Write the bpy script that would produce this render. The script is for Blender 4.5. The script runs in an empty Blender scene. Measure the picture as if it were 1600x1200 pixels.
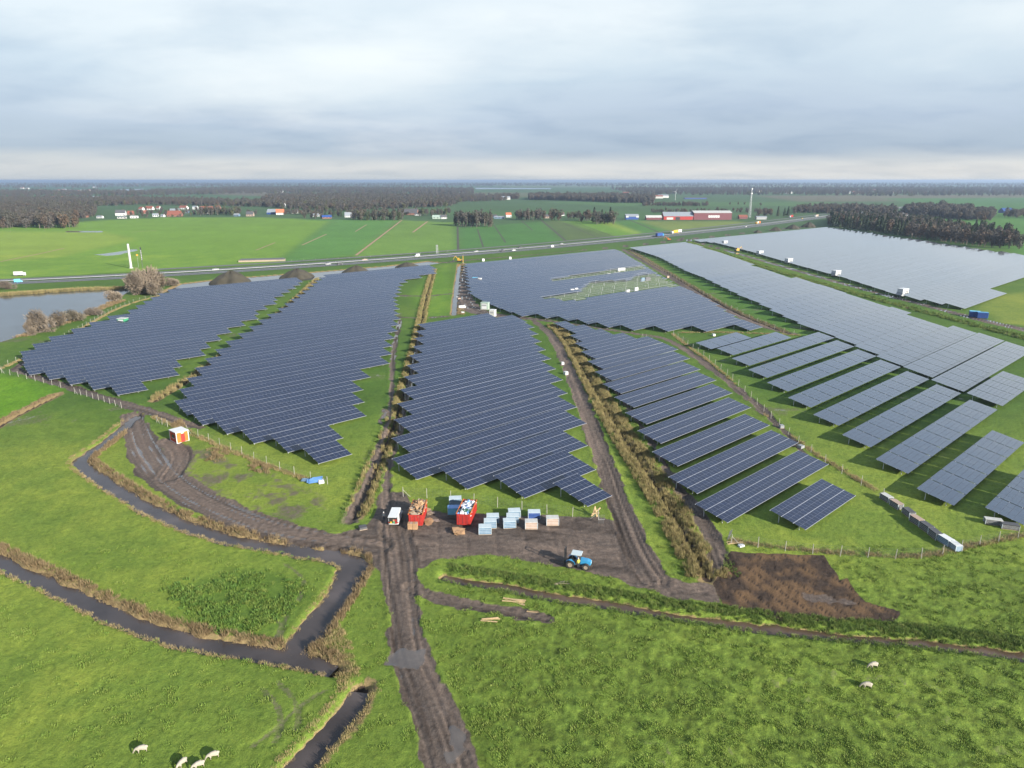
import bpy, bmesh, math, random
import numpy as np
from mathutils import Vector, Matrix
from math import radians as R, sin, cos, pi
random.seed(7); rng = np.random.default_rng(11)
sc = bpy.context.scene
# ------------------------------------------------------------------ camera, sky, sun, exposure
CAM_H, F_PX, HOR = 60.0, 1110.0, 281.5
PITCH = math.atan((600 - HOR) / F_PX)
cd = bpy.data.cameras.new('camera'); cam = bpy.data.objects.new('camera', cd); sc.collection.objects.link(cam)
cd.sensor_width = 36; cd.lens = F_PX / 1600 * 36; cd.clip_start = 0.5; cd.clip_end = 90000
cam.location = (0, 0, CAM_H); cam.rotation_euler = (pi / 2 - PITCH, 0, 0); sc.camera = cam
SUN_AZ, SUN_EL = R(-41), R(20)                      # direction towards the sun, measured from +x
world = bpy.data.worlds.new('World'); sc.world = world; world.use_nodes = True
nt = world.node_tree; nt.nodes.clear()
def N(t, typ, **kw):
    n = t.nodes.new(typ)
    for k, v in kw.items(): setattr(n, k, v)
    return n
def M_(t, op, a, b=None, c=None, clamp=False):
    n = t.nodes.new('ShaderNodeMath'); n.operation = op; n.use_clamp = clamp
    for i, x in enumerate((a, b, c)):
        if x is None: continue
        if isinstance(x, (int, float)): n.inputs[i].default_value = x
        else: t.links.new(x, n.inputs[i])
    return n.outputs[0]
def ramp(t, fac, stops, interp='LINEAR'):
    n = t.nodes.new('ShaderNodeValToRGB'); cr = n.color_ramp; cr.interpolation = interp
    while len(cr.elements) < len(stops): cr.elements.new(0.5)
    for e, (p, c) in zip(cr.elements, stops):
        e.position = p; e.color = (*c, 1) if len(c) == 3 else c
    t.links.new(fac, n.inputs[0]); return n.outputs[0]
def mixc(t, fac, a, b, mode='MIX'):
    n = t.nodes.new('ShaderNodeMix'); n.data_type = 'RGBA'; n.blend_type = mode
    for s, x in ((n.inputs[0], fac), (n.inputs[6], a), (n.inputs[7], b)):
        if isinstance(x, (int, float)): s.default_value = x
        elif isinstance(x, tuple): s.default_value = (*x, 1)
        else: t.links.new(x, s)
    return n.outputs[2]
sky = N(nt, 'ShaderNodeTexSky', sky_type='NISHITA', sun_disc=False, sun_elevation=SUN_EL, sun_rotation=pi / 2 - SUN_AZ, air_density=1.0, dust_density=1.5)
bg1 = N(nt, 'ShaderNodeBackground'); bg1.inputs[1].default_value = 0.06
nt.links.new(sky.outputs[0], bg1.inputs[0])
tc = N(nt, 'ShaderNodeTexCoord'); sep = N(nt, 'ShaderNodeSeparateXYZ'); nt.links.new(tc.outputs['Generated'], sep.inputs[0])
el = M_(nt, 'MAXIMUM', sep.outputs[2], 0.0)
div = M_(nt, 'ADD', el, 0.16)
cx = M_(nt, 'DIVIDE', sep.outputs[0], div); cy = M_(nt, 'DIVIDE', sep.outputs[1], div)
comb = N(nt, 'ShaderNodeCombineXYZ'); nt.links.new(cx, comb.inputs[0]); nt.links.new(cy, comb.inputs[1])
def wn(scale, detail, rough, off):
    mp = N(nt, 'ShaderNodeMapping'); mp.inputs[1].default_value = off; mp.inputs[3].default_value = (0.8, 1.0, 1.0)
    nt.links.new(comb.outputs[0], mp.inputs[0])
    n = N(nt, 'ShaderNodeTexNoise'); n.inputs['Scale'].default_value = scale; n.inputs['Detail'].default_value = detail
    n.inputs['Roughness'].default_value = rough; n.inputs['Distortion'].default_value = 0.25
    nt.links.new(mp.outputs[0], n.inputs['Vector']); return n.outputs['Fac']
n1 = wn(0.62, 6, 0.5, (3.1, 1.7, 0)); n2 = wn(1.7, 7, 0.55, (9.0, 4.0, 0))
elj = M_(nt, 'MULTIPLY_ADD', M_(nt, 'SUBTRACT', n1, 0.5), M_(nt, 'MULTIPLY_ADD', el, 1.15, 0.007), el)
S_ = 0.415
def cs(r, g, b): return (r * S_, g * S_, b * S_)
SKY_RAMP = [(0.0, cs(.60, .64, .67)), (0.016, cs(.66, .69, .71)), (0.024, cs(.60, .65, .69)), (0.034, cs(.42, .52, .64)), (0.070, cs(.51, .61, .74)),
            (0.12, cs(.62, .73, .83)), (0.18, cs(.73, .83, .90)), (0.27, cs(.80, .89, .95)), (0.38, cs(.56, .72, .93)), (1.0, cs(.30, .43, .64))]
base = ramp(nt, elj, SKY_RAMP)
fine = ramp(nt, n2, [(0.32, (0.83, 0.865, 0.91)), (0.5, (0.97, 0.975, 0.985)), (0.62, (1.0, 1.0, 1.0))])
# Background colour may exceed 1 after the multiply; keep it unclamped
skyc = mixc(nt, 1.0, base, fine, 'MULTIPLY')
glow = ramp(nt, n1, [(0.48, (0, 0, 0)), (0.68, cs(.17, .13, .08))])
skyc = mixc(nt, 1.0, skyc, glow, 'ADD')
bg2 = N(nt, 'ShaderNodeBackground'); nt.links.new(skyc, bg2.inputs[0]); bg2.inputs[1].default_value = 1.0
mixs = N(nt, 'ShaderNodeMixShader'); mixs.inputs[0].default_value = 0.92
nt.links.new(bg1.outputs[0], mixs.inputs[1]); nt.links.new(bg2.outputs[0], mixs.inputs[2])
wo = N(nt, 'ShaderNodeOutputWorld'); nt.links.new(mixs.outputs[0], wo.inputs[0])
sl = bpy.data.lights.new('sun', 'SUN'); sl.energy = 5.0; sl.angle = R(0.55); sl.color = (1.0, 0.93, 0.82)
sun = bpy.data.objects.new('sun', sl); sc.collection.objects.link(sun)
sdir = Vector((cos(SUN_AZ) * cos(SUN_EL), sin(SUN_AZ) * cos(SUN_EL), sin(SUN_EL)))
sun.rotation_euler = sdir.to_track_quat('Z', 'Y').to_euler(); sun.location = sdir * 500
vs = sc.view_settings; vs.view_transform = 'Standard'; vs.look = 'None'; vs.gamma = 1.0; vs.use_curve_mapping = False; vs.exposure = 1.38
sc.cycles.max_bounces = 5; sc.cycles.diffuse_bounces = 2; sc.cycles.glossy_bounces = 3; sc.cycles.transmission_bounces = 2; sc.cycles.volume_bounces = 0
sc.cycles.use_denoising = True

# ------------------------------------------------------------------ helpers
def at(px, py, z=0.0):
    """ground point (or point at height z) seen at pixel px, py of the 1600x1200 photograph"""
    a = (px - 800) / F_PX; b = (600 - py) / F_PX
    dy = cos(PITCH) + b * sin(PITCH); dz = -sin(PITCH) + b * cos(PITCH)
    t = (z - CAM_H) / dz
    return (a * t, dy * t)
def ats(pts, z=0.0): return np.array([at(p[0], p[1], z) for p in pts])
TH = R(42.5); U = np.array([cos(TH), sin(TH)]); V = np.array([sin(TH), -cos(TH)])
def vnoise(x, y, s, seed=0):
    x = x / s + seed * 17.31; y = y / s + seed * 7.77
    xi = np.floor(x).astype(np.int64); yi = np.floor(y).astype(np.int64); fx = x - xi; fy = y - yi
    def h(a, b):
        n = (a * 374761393 + b * 668265263 + seed * 2147483) & 0xFFFFFFFF
        n = ((n ^ (n >> 13)) * 1274126177) & 0xFFFFFFFF
        return ((n ^ (n >> 16)) & 0xFFFF) / 65535.0
    fx = fx * fx * (3 - 2 * fx); fy = fy * fy * (3 - 2 * fy)
    return (h(xi, yi) * (1 - fx) + h(xi + 1, yi) * fx) * (1 - fy) + (h(xi, yi + 1) * (1 - fx) + h(xi + 1, yi + 1) * fx) * fy
def sstep(a, b, x):
    t = np.clip((x - a) / (b - a), 0, 1); return t * t * (3 - 2 * t)
def densify(P, step, extra=None, smooth=2):
    """resample a polyline and round its corners"""
    P = np.asarray(P, float)
    for _ in range(smooth):
        Q = [P[0]]
        for a, b in zip(P[:-1], P[1:]): Q += [a * .75 + b * .25, a * .25 + b * .75]
        Q.append(P[-1]); P = np.array(Q)
    return P
def poly_dist(P, X, Y, margin):
    """distance, lateral signed offset and interpolated extra columns to polyline P (n, 2+k); inf beyond margin"""
    D = np.full(X.shape, 1e9); L = np.zeros(X.shape); W = np.zeros(X.shape + (P.shape[1] - 2,))
    idx = np.where((X > P[:, 0].min() - margin) & (X < P[:, 0].max() + margin) & (Y > P[:, 1].min() - margin) & (Y < P[:, 1].max() + margin))[0]
    if len(idx) == 0: return D, L, W
    x = X[idx]; y = Y[idx]
    for a, b in zip(P[:-1], P[1:]):
        s = np.where((x > min(a[0], b[0]) - margin) & (x < max(a[0], b[0]) + margin) & (y > min(a[1], b[1]) - margin) & (y < max(a[1], b[1]) + margin))[0]
        if len(s) == 0: continue
        dx, dy = b[0] - a[0], b[1] - a[1]; l2 = dx * dx + dy * dy + 1e-9
        t = np.clip(((x[s] - a[0]) * dx + (y[s] - a[1]) * dy) / l2, 0, 1)
        ex = x[s] - (a[0] + t * dx); ey = y[s] - (a[1] + t * dy); d = np.hypot(ex, ey)
        lat = np.sign(ex * -dy + ey * dx) * d
        k = s[d < D[idx[s]]]; m = d < D[idx[s]]
        D[idx[k]] = d[m]; L[idx[k]] = lat[m]
        W[idx[k]] = a[2:] * (1 - t[m])[:, None] + b[2:] * t[m][:, None]
    return D, L, W
def inside(P, x, y):
    c = np.zeros(x.shape, bool); n = len(P)
    for i in range(n):
        a = P[i]; b = P[(i + 1) % n]
        cond = ((a[1] > y) != (b[1] > y))
        with np.errstate(divide='ignore', invalid='ignore'):
            xs = (b[0] - a[0]) * (y - a[1]) / (b[1] - a[1]) + a[0]
        c ^= cond & (x < xs)
    return c
def area_dist(P, X, Y, margin=8.0):
    """signed distance to polygon (negative inside)"""
    P = np.asarray(P, float); D = np.full(X.shape, 1e9)
    idx = np.where((X > P[:, 0].min() - margin) & (X < P[:, 0].max() + margin) & (Y > P[:, 1].min() - margin) & (Y < P[:, 1].max() + margin))[0]
    if len(idx) == 0: return D
    x = X[idx]; y = Y[idx]; d = np.full(x.shape, 1e9)
    for i in range(len(P)):
        a = P[i]; b = P[(i + 1) % len(P)]; dx, dy = b - a; l2 = dx * dx + dy * dy + 1e-9
        t = np.clip(((x - a[0]) * dx + (y - a[1]) * dy) / l2, 0, 1)
        d = np.minimum(d, np.hypot(x - a[0] - t * dx, y - a[1] - t * dy))
    D[idx] = np.where(inside(P, x, y), -d, d)
    return D
def link(o, parent=None):
    sc.collection.objects.link(o)
    if parent is not None: o.parent = parent
    return o
def tag(o, label=None, cat=None, group=None, kind=None):
    if label: o['label'] = label
    if cat: o['category'] = cat
    if group: o['group'] = group
    if kind: o['kind'] = kind
    return o
def empty(name, loc, rz=0.0, label=None, cat=None, group=None):
    o = bpy.data.objects.new(name, None); o.empty_display_size = 0.3
    o.location = loc if len(loc) == 3 else (*loc, 0.0); o.rotation_euler = (0, 0, rz)
    link(o); return tag(o, label, cat, group)
def copy_tree(o, parent=None):
    c = o.copy(); sc.collection.objects.link(c)
    if parent is not None: c.parent = parent
    for ch in [k for k in KIDS.get(o, [])]: KIDS.setdefault(c, []).append(copy_tree(ch, c))
    return c
KIDS = {}
class MB:
    """collects shapes and links them as one mesh object"""
    def __init__(s): s.v = []; s.f = []; s.m = []
    def add(s, vs, fs, mi=0):
        o = len(s.v); s.v += [tuple(v) for v in vs]; s.f += [tuple(i + o for i in f) for f in fs]; s.m += [mi] * len(fs); return s
    def box(s, x0, x1, y0, y1, z0, z1, mi=0, T=None):
        vs = [(x, y, z) for z in (z0, z1) for y in (y0, y1) for x in (x0, x1)]
        if T is not None: vs = [T @ Vector(v) for v in vs]
        return s.add(vs, [(0, 2, 3, 1), (4, 5, 7, 6), (0, 1, 5, 4), (2, 6, 7, 3), (0, 4, 6, 2), (1, 3, 7, 5)], mi)
    def tube(s, p, q, r, r2=None, n=8, mi=0, caps=True):
        p = Vector(p); q = Vector(q); d = (q - p).normalized(); r2 = r if r2 is None else r2
        a = d.orthogonal().normalized(); b = d.cross(a)
        vs = [p + (a * cos(2 * pi * i / n) + b * sin(2 * pi * i / n)) * r for i in range(n)] + [q + (a * cos(2 * pi * i / n) + b * sin(2 * pi * i / n)) * r2 for i in range(n)]
        fs = [(i, (i + 1) % n, n + (i + 1) % n, n + i) for i in range(n)]
        if caps: fs += [tuple(range(n))[::-1], tuple(range(n, 2 * n))]
        return s.add(vs, fs, mi)
    def prism(s, prof, y0, y1, mi=0):
        """profile of (x, z) points extruded along y"""
        n = len(prof); vs = [(x, y0, z) for x, z in prof] + [(x, y1, z) for x, z in prof]
        fs = [(i, (i + 1) % n, n + (i + 1) % n, n + i) for i in range(n)] + [tuple(range(n))[::-1], tuple(range(n, 2 * n))]
        return s.add(vs, fs, mi)
    def mesh(s, name, mats):
        me = bpy.data.meshes.new(name); me.from_pydata(s.v, [], s.f)
        for m in (mats if isinstance(mats, (list, tuple)) else [mats]): me.materials.append(m)
        if len(me.materials) > 1: me.polygons.foreach_set('material_index', s.m)
        bm = bmesh.new(); bm.from_mesh(me); bmesh.ops.recalc_face_normals(bm, faces=bm.faces); bm.to_mesh(me); bm.free()
        return me
    def obj(s, name, mats, parent=None, loc=(0, 0, 0), rot=(0, 0, 0)):
        o = bpy.data.objects.new(name, s.mesh(name, mats)); o.location = loc; o.rotation_euler = rot
        if parent is not None: KIDS.setdefault(parent, []).append(o)
        return link(o, parent)
def inst(name, me, parent, loc=(0, 0, 0), rot=(0, 0, 0), scale=None):
    o = bpy.data.objects.new(name, me); o.location = loc; o.rotation_euler = rot
    if scale: o.scale = scale
    if parent is not None: KIDS.setdefault(parent, []).append(o)
    return link(o, parent)
def fast_mesh(name, v, f, mats, smooth=False):
    """v (n,3), f (m,4) or (m,3) numpy arrays"""
    me = bpy.data.meshes.new(name); k = f.shape[1]
    me.vertices.add(len(v)); me.vertices.foreach_set('co', np.ascontiguousarray(v, np.float32).ravel())
    me.loops.add(f.size); me.loops.foreach_set('vertex_index', np.ascontiguousarray(f, np.int32).ravel())
    me.polygons.add(len(f)); me.polygons.foreach_set('loop_start', np.arange(0, f.size, k, dtype=np.int32))
    if smooth: me.polygons.foreach_set('use_smooth', np.ones(len(f), bool))
    for m in mats: me.materials.append(m)
    me.update(calc_edges=True); return me
ORD = ['first', 'second', 'third', 'fourth', 'fifth', 'sixth', 'seventh', 'eighth', 'ninth', 'tenth', 'eleventh', 'twelfth', 'thirteenth', 'fourteenth', 'fifteenth', 'sixteenth', 'seventeenth', 'eighteenth', 'nineteenth', 'twentieth']
def ordn(i):
    if i < 20: return ORD[i]
    t = {2: 'twenty', 3: 'thirty', 4: 'forty', 5: 'fifty'}[(i + 1) // 10]
    return (t[:-1] + 'ieth') if (i + 1) % 10 == 0 else t + '-' + ORD[(i + 1) % 10 - 1]
# ------------------------------------------------------------------ materials
def mat(name, col, rough=0.6, metal=0.0, var=0.12, vscale=1.5, spec=0.5, bump=0.0, bscale=8.0, col2=None):
    m = bpy.data.materials.new(name); m.use_nodes = True; t = m.node_tree; b = t.nodes['Principled BSDF']
    b.inputs['Roughness'].default_value = rough; b.inputs['Metallic'].default_value = metal; b.inputs['Specular IOR Level'].default_value = spec
    g = N(t, 'ShaderNodeTexCoord'); n = N(t, 'ShaderNodeTexNoise'); n.inputs['Scale'].default_value = vscale; n.inputs['Detail'].default_value = 5
    t.links.new(g.outputs['Object'], n.inputs['Vector'])
    lo = tuple(c * (1 - var) for c in col); hi = tuple(min(1, c * (1 + var)) for c in col)
    t.links.new(ramp(t, n.outputs['Fac'], [(0.3, col2 or lo), (0.7, hi)]), b.inputs['Base Color'])
    if bump:
        bn = N(t, 'ShaderNodeTexNoise'); bn.inputs['Scale'].default_value = bscale; t.links.new(g.outputs['Object'], bn.inputs['Vector'])
        bp = N(t, 'ShaderNodeBump'); bp.inputs['Strength'].default_value = bump; t.links.new(bn.outputs['Fac'], bp.inputs['Height']); t.links.new(bp.outputs[0], b.inputs['Normal'])
    return m
MT = dict(
    alu=mat('aluminium', (.28, .29, .31), .5, .3, .06), steel=mat('galvanised_steel', (.24, .25, .26), .5, .7, .1),
    white=mat('white_paint', (.50, .51, .51), .4, 0, .06), whitedirty=mat('worn_white_paint', (.38, .38, .36), .5, 0, .14),
    orange=mat('orange_paint', (.42, .12, .02), .45, 0, .12), redorange=mat('red_orange_paint', (.34, .04, .015), .45, 0, .15),
    red=mat('red_paint', (.28, .022, .018), .45, 0, .2, 2.0), darkred=mat('dark_red_cladding', (.11, .028, .035), .6, 0, .1),
    blue=mat('blue_paint', (.03, .20, .38), .35, 0, .1), navy=mat('navy_paint', (.02, .055, .2), .45, 0, .15),
    carton=mat('pale_blue_board', (.10, .165, .235), .7, 0, .15), cartonlid=mat('pale_lid_board', (.36, .42, .45), .7, 0, .08),
    tan=mat('tan_cardboard', (.28, .17, .09), .8, 0, .18), pink=mat('pinkish_crate_wood', (.29, .215, .17), .8, 0, .12),
    wood=mat('sawn_wood', (.36, .26, .14), .8, 0, .2), wooddark=mat('weathered_wood', (.25, .20, .15), .85, 0, .2), post=mat('pale_fence_wood', (.27, .26, .23), .85, 0, .15),
    rubber=mat('black_rubber', (.02, .02, .02), .8, 0, .2), black=mat('black_plastic', (.02, .021, .024), .5, 0, .2), glass=mat('dark_window_glass', (.02, .025, .03), .08, 0, .1),
    grey=mat('grey_metal', (.25, .26, .27), .5, .2, .1), darkgrey=mat('dark_grey_metal', (.07, .07, .075), .55, .2, .15),
    yellow=mat('yellow_paint', (.46, .27, .03), .45, 0, .1), hivis=mat('yellow_hi_vis_cloth', (.48, .44, .06), .8, 0, .1), denim=mat('dark_work_trousers', (.03, .035, .05), .85, 0, .2), skin=mat('skin', (.45, .26, .18), .6, 0, .05),
    teal=mat('teal_paint', (.02, .28, .20), .5, 0, .1), green=mat('green_cabin_paint', (.04, .22, .11), .5, 0, .12), palegreen=mat('pale_green_grey_paint', (.26, .33, .28), .5, 0, .08),
    brick=mat('red_brick', (.18, .085, .06), .85, 0, .2), rooftile=mat('red_roof_tiles', (.17, .055, .035), .8, 0, .2), roofdark=mat('dark_roof_tiles', (.06, .06, .065), .8, 0, .2), roofgrey=mat('grey_roof_sheet', (.19, .21, .235), .6, 0, .1), orangeroof=mat('orange_roof_tiles', (.32, .10, .045), .8, 0, .15),
    wool=mat('sheep_wool', (.27, .245, .20), .95, 0, .1, 6.0, bump=.6, bscale=14), sheepface=mat('sheep_face', (.22, .19, .15), .9, 0, .1),
    concrete=mat('concrete', (.34, .34, .32), .85, 0, .12), plastic=mat('white_plastic_film', (.42, .44, .47), .35, 0, .2, 3.0), greenbag=mat('dark_green_bag', (.02, .07, .05), .45, 0, .3), bluefilm=mat('blue_plastic_film', (.10, .22, .45), .4, 0, .2),
    asphalt=mat('asphalt', (.075, .08, .085), .85, 0, .15, .2), asphalt2=mat('old_asphalt', (.095, .095, .10), .85, 0, .15, .2), paint=mat('road_marking_paint', (.45, .45, .44), .6, 0, .1),
    bark=mat('bark', (.09, .075, .06), .9, 0, .25), peat=mat('bare_peat', (.034, .030, .020), .95, 0, .35, .25, bump=.8, bscale=1.2),
    lightblue=mat('light_blue_paint', (.10, .38, .55), .4, 0, .1), sand=mat('brown_sand', (.25, .15, .09), .9, 0, .2, .3))
def leafmat(name, cols, rough=0.75, trans=0.0, scale=0.25):
    m = bpy.data.materials.new(name); m.use_nodes = True; t = m.node_tree; b = t.nodes['Principled BSDF']
    b.inputs['Roughness'].default_value = rough; b.inputs['Specular IOR Level'].default_value = .2
    oi = N(t, 'ShaderNodeObjectInfo'); geo = N(t, 'ShaderNodeNewGeometry'); n = N(t, 'ShaderNodeTexNoise'); n.inputs['Scale'].default_value = scale; n.inputs['Detail'].default_value = 4
    t.links.new(geo.outputs['Position'], n.inputs['Vector'])
    f = M_(t, 'MULTIPLY_ADD', oi.outputs['Random'], .55, M_(t, 'MULTIPLY', n.outputs['Fac'], .45))
    k = len(cols); c = ramp(t, f, [(0.15 + .7 * i / (k - 1), cc) for i, cc in enumerate(cols)])
    isl = M_(t, 'MULTIPLY_ADD', geo.outputs['Random Per Island'], .45, .78)
    mul = N(t, 'ShaderNodeMix'); mul.data_type = 'RGBA'; mul.blend_type = 'MULTIPLY'; mul.inputs[0].default_value = 1
    t.links.new(c, mul.inputs[6]); cb = N(t, 'ShaderNodeCombineColor')
    for i in range(3): t.links.new(isl, cb.inputs[i])
    t.links.new(cb.outputs[0], mul.inputs[7]); t.links.new(mul.outputs[2], b.inputs['Base Color'])
    return m
MT.update(bare=leafmat('bare_twigs', [(.050, .047, .042), (.070, .062, .052), (.062, .062, .046), (.080, .066, .050)]),
    autumn=leafmat('autumn_leaves', [(.080, .056, .038), (.068, .053, .040), (.096, .064, .038)]), conifer=leafmat('conifer_needles', [(.026, .042, .024), (.036, .056, .030), (.050, .064, .036)]),
    greentree=leafmat('dull_green_leaves', [(.04, .055, .025), (.065, .075, .03), (.08, .075, .03)]), bush=leafmat('bare_bush_twigs', [(.15, .125, .096), (.18, .145, .110), (.14, .125, .085)]),
    reed=leafmat('dry_reed', [(.20, .165, .07), (.24, .20, .09), (.15, .12, .055), (.12, .13, .045)], scale=.4), rust=leafmat('rusty_dead_stalks', [(.125, .088, .048), (.165, .12, .065), (.21, .16, .088)], scale=.4),
    straw=leafmat('straw_grass', [(.26, .20, .10), (.22, .17, .085), (.18, .165, .065)], scale=.4), rush=leafmat('green_rushes', [(.058, .105, .024), (.095, .145, .032), (.135, .16, .046)], scale=.4),
    weed=leafmat('dark_weeds', [(.045, .095, .018), (.075, .13, .024), (.12, .15, .032)], scale=.4), grass=leafmat('grass_blades', [(.078, .135, .021), (.105, .165, .027), (.145, .18, .042), (.09, .15, .023)], scale=.12))
def water_mat(name, col, rough, bump=0.05, bscale=1.2):
    m = bpy.data.materials.new(name); m.use_nodes = True; t = m.node_tree; b = t.nodes['Principled BSDF']
    b.inputs['Base Color'].default_value = (*col, 1); b.inputs['Roughness'].default_value = rough; b.inputs['IOR'].default_value = 1.33
    g = N(t, 'ShaderNodeNewGeometry'); n = N(t, 'ShaderNodeTexNoise'); n.inputs['Scale'].default_value = bscale; n.inputs['Detail'].default_value = 4
    t.links.new(g.outputs['Position'], n.inputs['Vector']); bp = N(t, 'ShaderNodeBump'); bp.inputs['Strength'].default_value = bump; bp.inputs['Distance'].default_value = .1
    t.links.new(n.outputs['Fac'], bp.inputs['Height']); t.links.new(bp.outputs[0], b.inputs['Normal'])
    n2_ = N(t, 'ShaderNodeTexNoise'); n2_.inputs['Scale'].default_value = .12; t.links.new(g.outputs['Position'], n2_.inputs['Vector'])
    n2_.inputs['Detail'].default_value = 6; t.links.new(ramp(t, n2_.outputs['Fac'], [(.3, tuple(c * .6 for c in col)), (.55, col), (.75, tuple(c * 1.7 for c in col))]), b.inputs['Base Color'])
    return m
MT['ditch'] = water_mat('ditch_water', (.056, .046, .043), .05, .16, 2.6); MT['muddy'] = water_mat('muddy_water', (.075, .050, .034), .12, .04); MT['pond'] = water_mat('pond_water', (.025, .032, .042), .08, .10, .8); MT['lake'] = water_mat('lake_water', (.10, .14, .2), .2, .1, .3)
# ------------------------------------------------------------------ layout lines (pixels of the photograph, turned into ground positions)
ZW = -0.55                                           # water level in the ditches
def wline(pts, z=0.0, smooth=2):                     # (px, py, width[, wet]) -> smoothed world polyline with the same extra columns
    P = np.array([[*at(p[0], p[1], z), *p[2:]] for p in pts]); return densify(P, 1, smooth=smooth)
DITCH = dict(
    upper=wline([(216, 650, 1.3), (190, 672, 1.5), (160, 696, 2.0), (134, 714, 2.6), (122, 724, 2.8), (150, 744, 2.6), (200, 778, 2.9), (262, 812, 3.0), (330, 838, 3.0), (400, 853, 3.1), (470, 864, 3.2), (525, 872, 3.6), (556, 882, 4.4), (546, 905, 4.2), (520, 945, 4.0), (490, 985, 3.8), (455, 1022, 3.6)], ZW, 1),
    lower=wline([(-400, 740, 2.5), (-60, 850, 2.5), (0, 880, 2.5), (60, 908, 2.6), (120, 937, 2.6), (200, 975, 2.7), (280, 1002, 2.7), (350, 1016, 2.8), (420, 1027, 3.0), (470, 1034, 2.8), (522, 1049, 1.8)], ZW),
    front=wline([(562, 1082, 1.8), (550, 1105, 2.3), (520, 1140, 2.6), (490, 1175, 2.8), (455, 1220, 2.8), (330, 1400, 2.8), (200, 1600, 2.8)], ZW),
    right=wline([(692, 904, 1.1), (760, 915, 1.4), (850, 932, 1.5), (950, 948, 1.5), (1100, 972, 1.6), (1200, 985, 1.6), (1350, 1000, 1.5), (1470, 1010, 1.4), (1600, 1027, 1.5), (1720, 1042, 1.5), (1950, 1072, 1.5)], ZW))
SMALL = dict(left=wline([(-40, 686, .5), (0, 664, .5), (40, 641, .5), (92, 616, .5)]), reed_a=wline([(240, 626, .7), (300, 590, .7), (345, 560, .7), (400, 520, .7), (450, 480, .7), (500, 432, .7)]),
    reed_b=wline([(556, 806, .9), (578, 755, .9), (600, 705, .9), (622, 645, .9), (640, 585, .9), (655, 520, .9), (664, 470, .9), (678, 420, .8)]),
    reed_c=wline([(1106, 902, 1.0), (1075, 845, 1.0), (1035, 775, 1.0), (985, 700, 1.0), (935, 620, .9), (900, 560, .9), (866, 508, .8)]),
    brown=wline([(985, 391, 1.2), (1040, 424, 1.2), (1090, 454, 1.2), (1150, 489, 1.2), (1236, 522, 1.0)]), far=wline([(1078, 379, 1.), (1200, 420, 1.), (1330, 457, 1.), (1450, 489, 1.), (1620, 533, 1.)]), mid=wline([(718, 412, 1.2), (713, 450, 1.2), (709, 492, 1.2)]))
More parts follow.
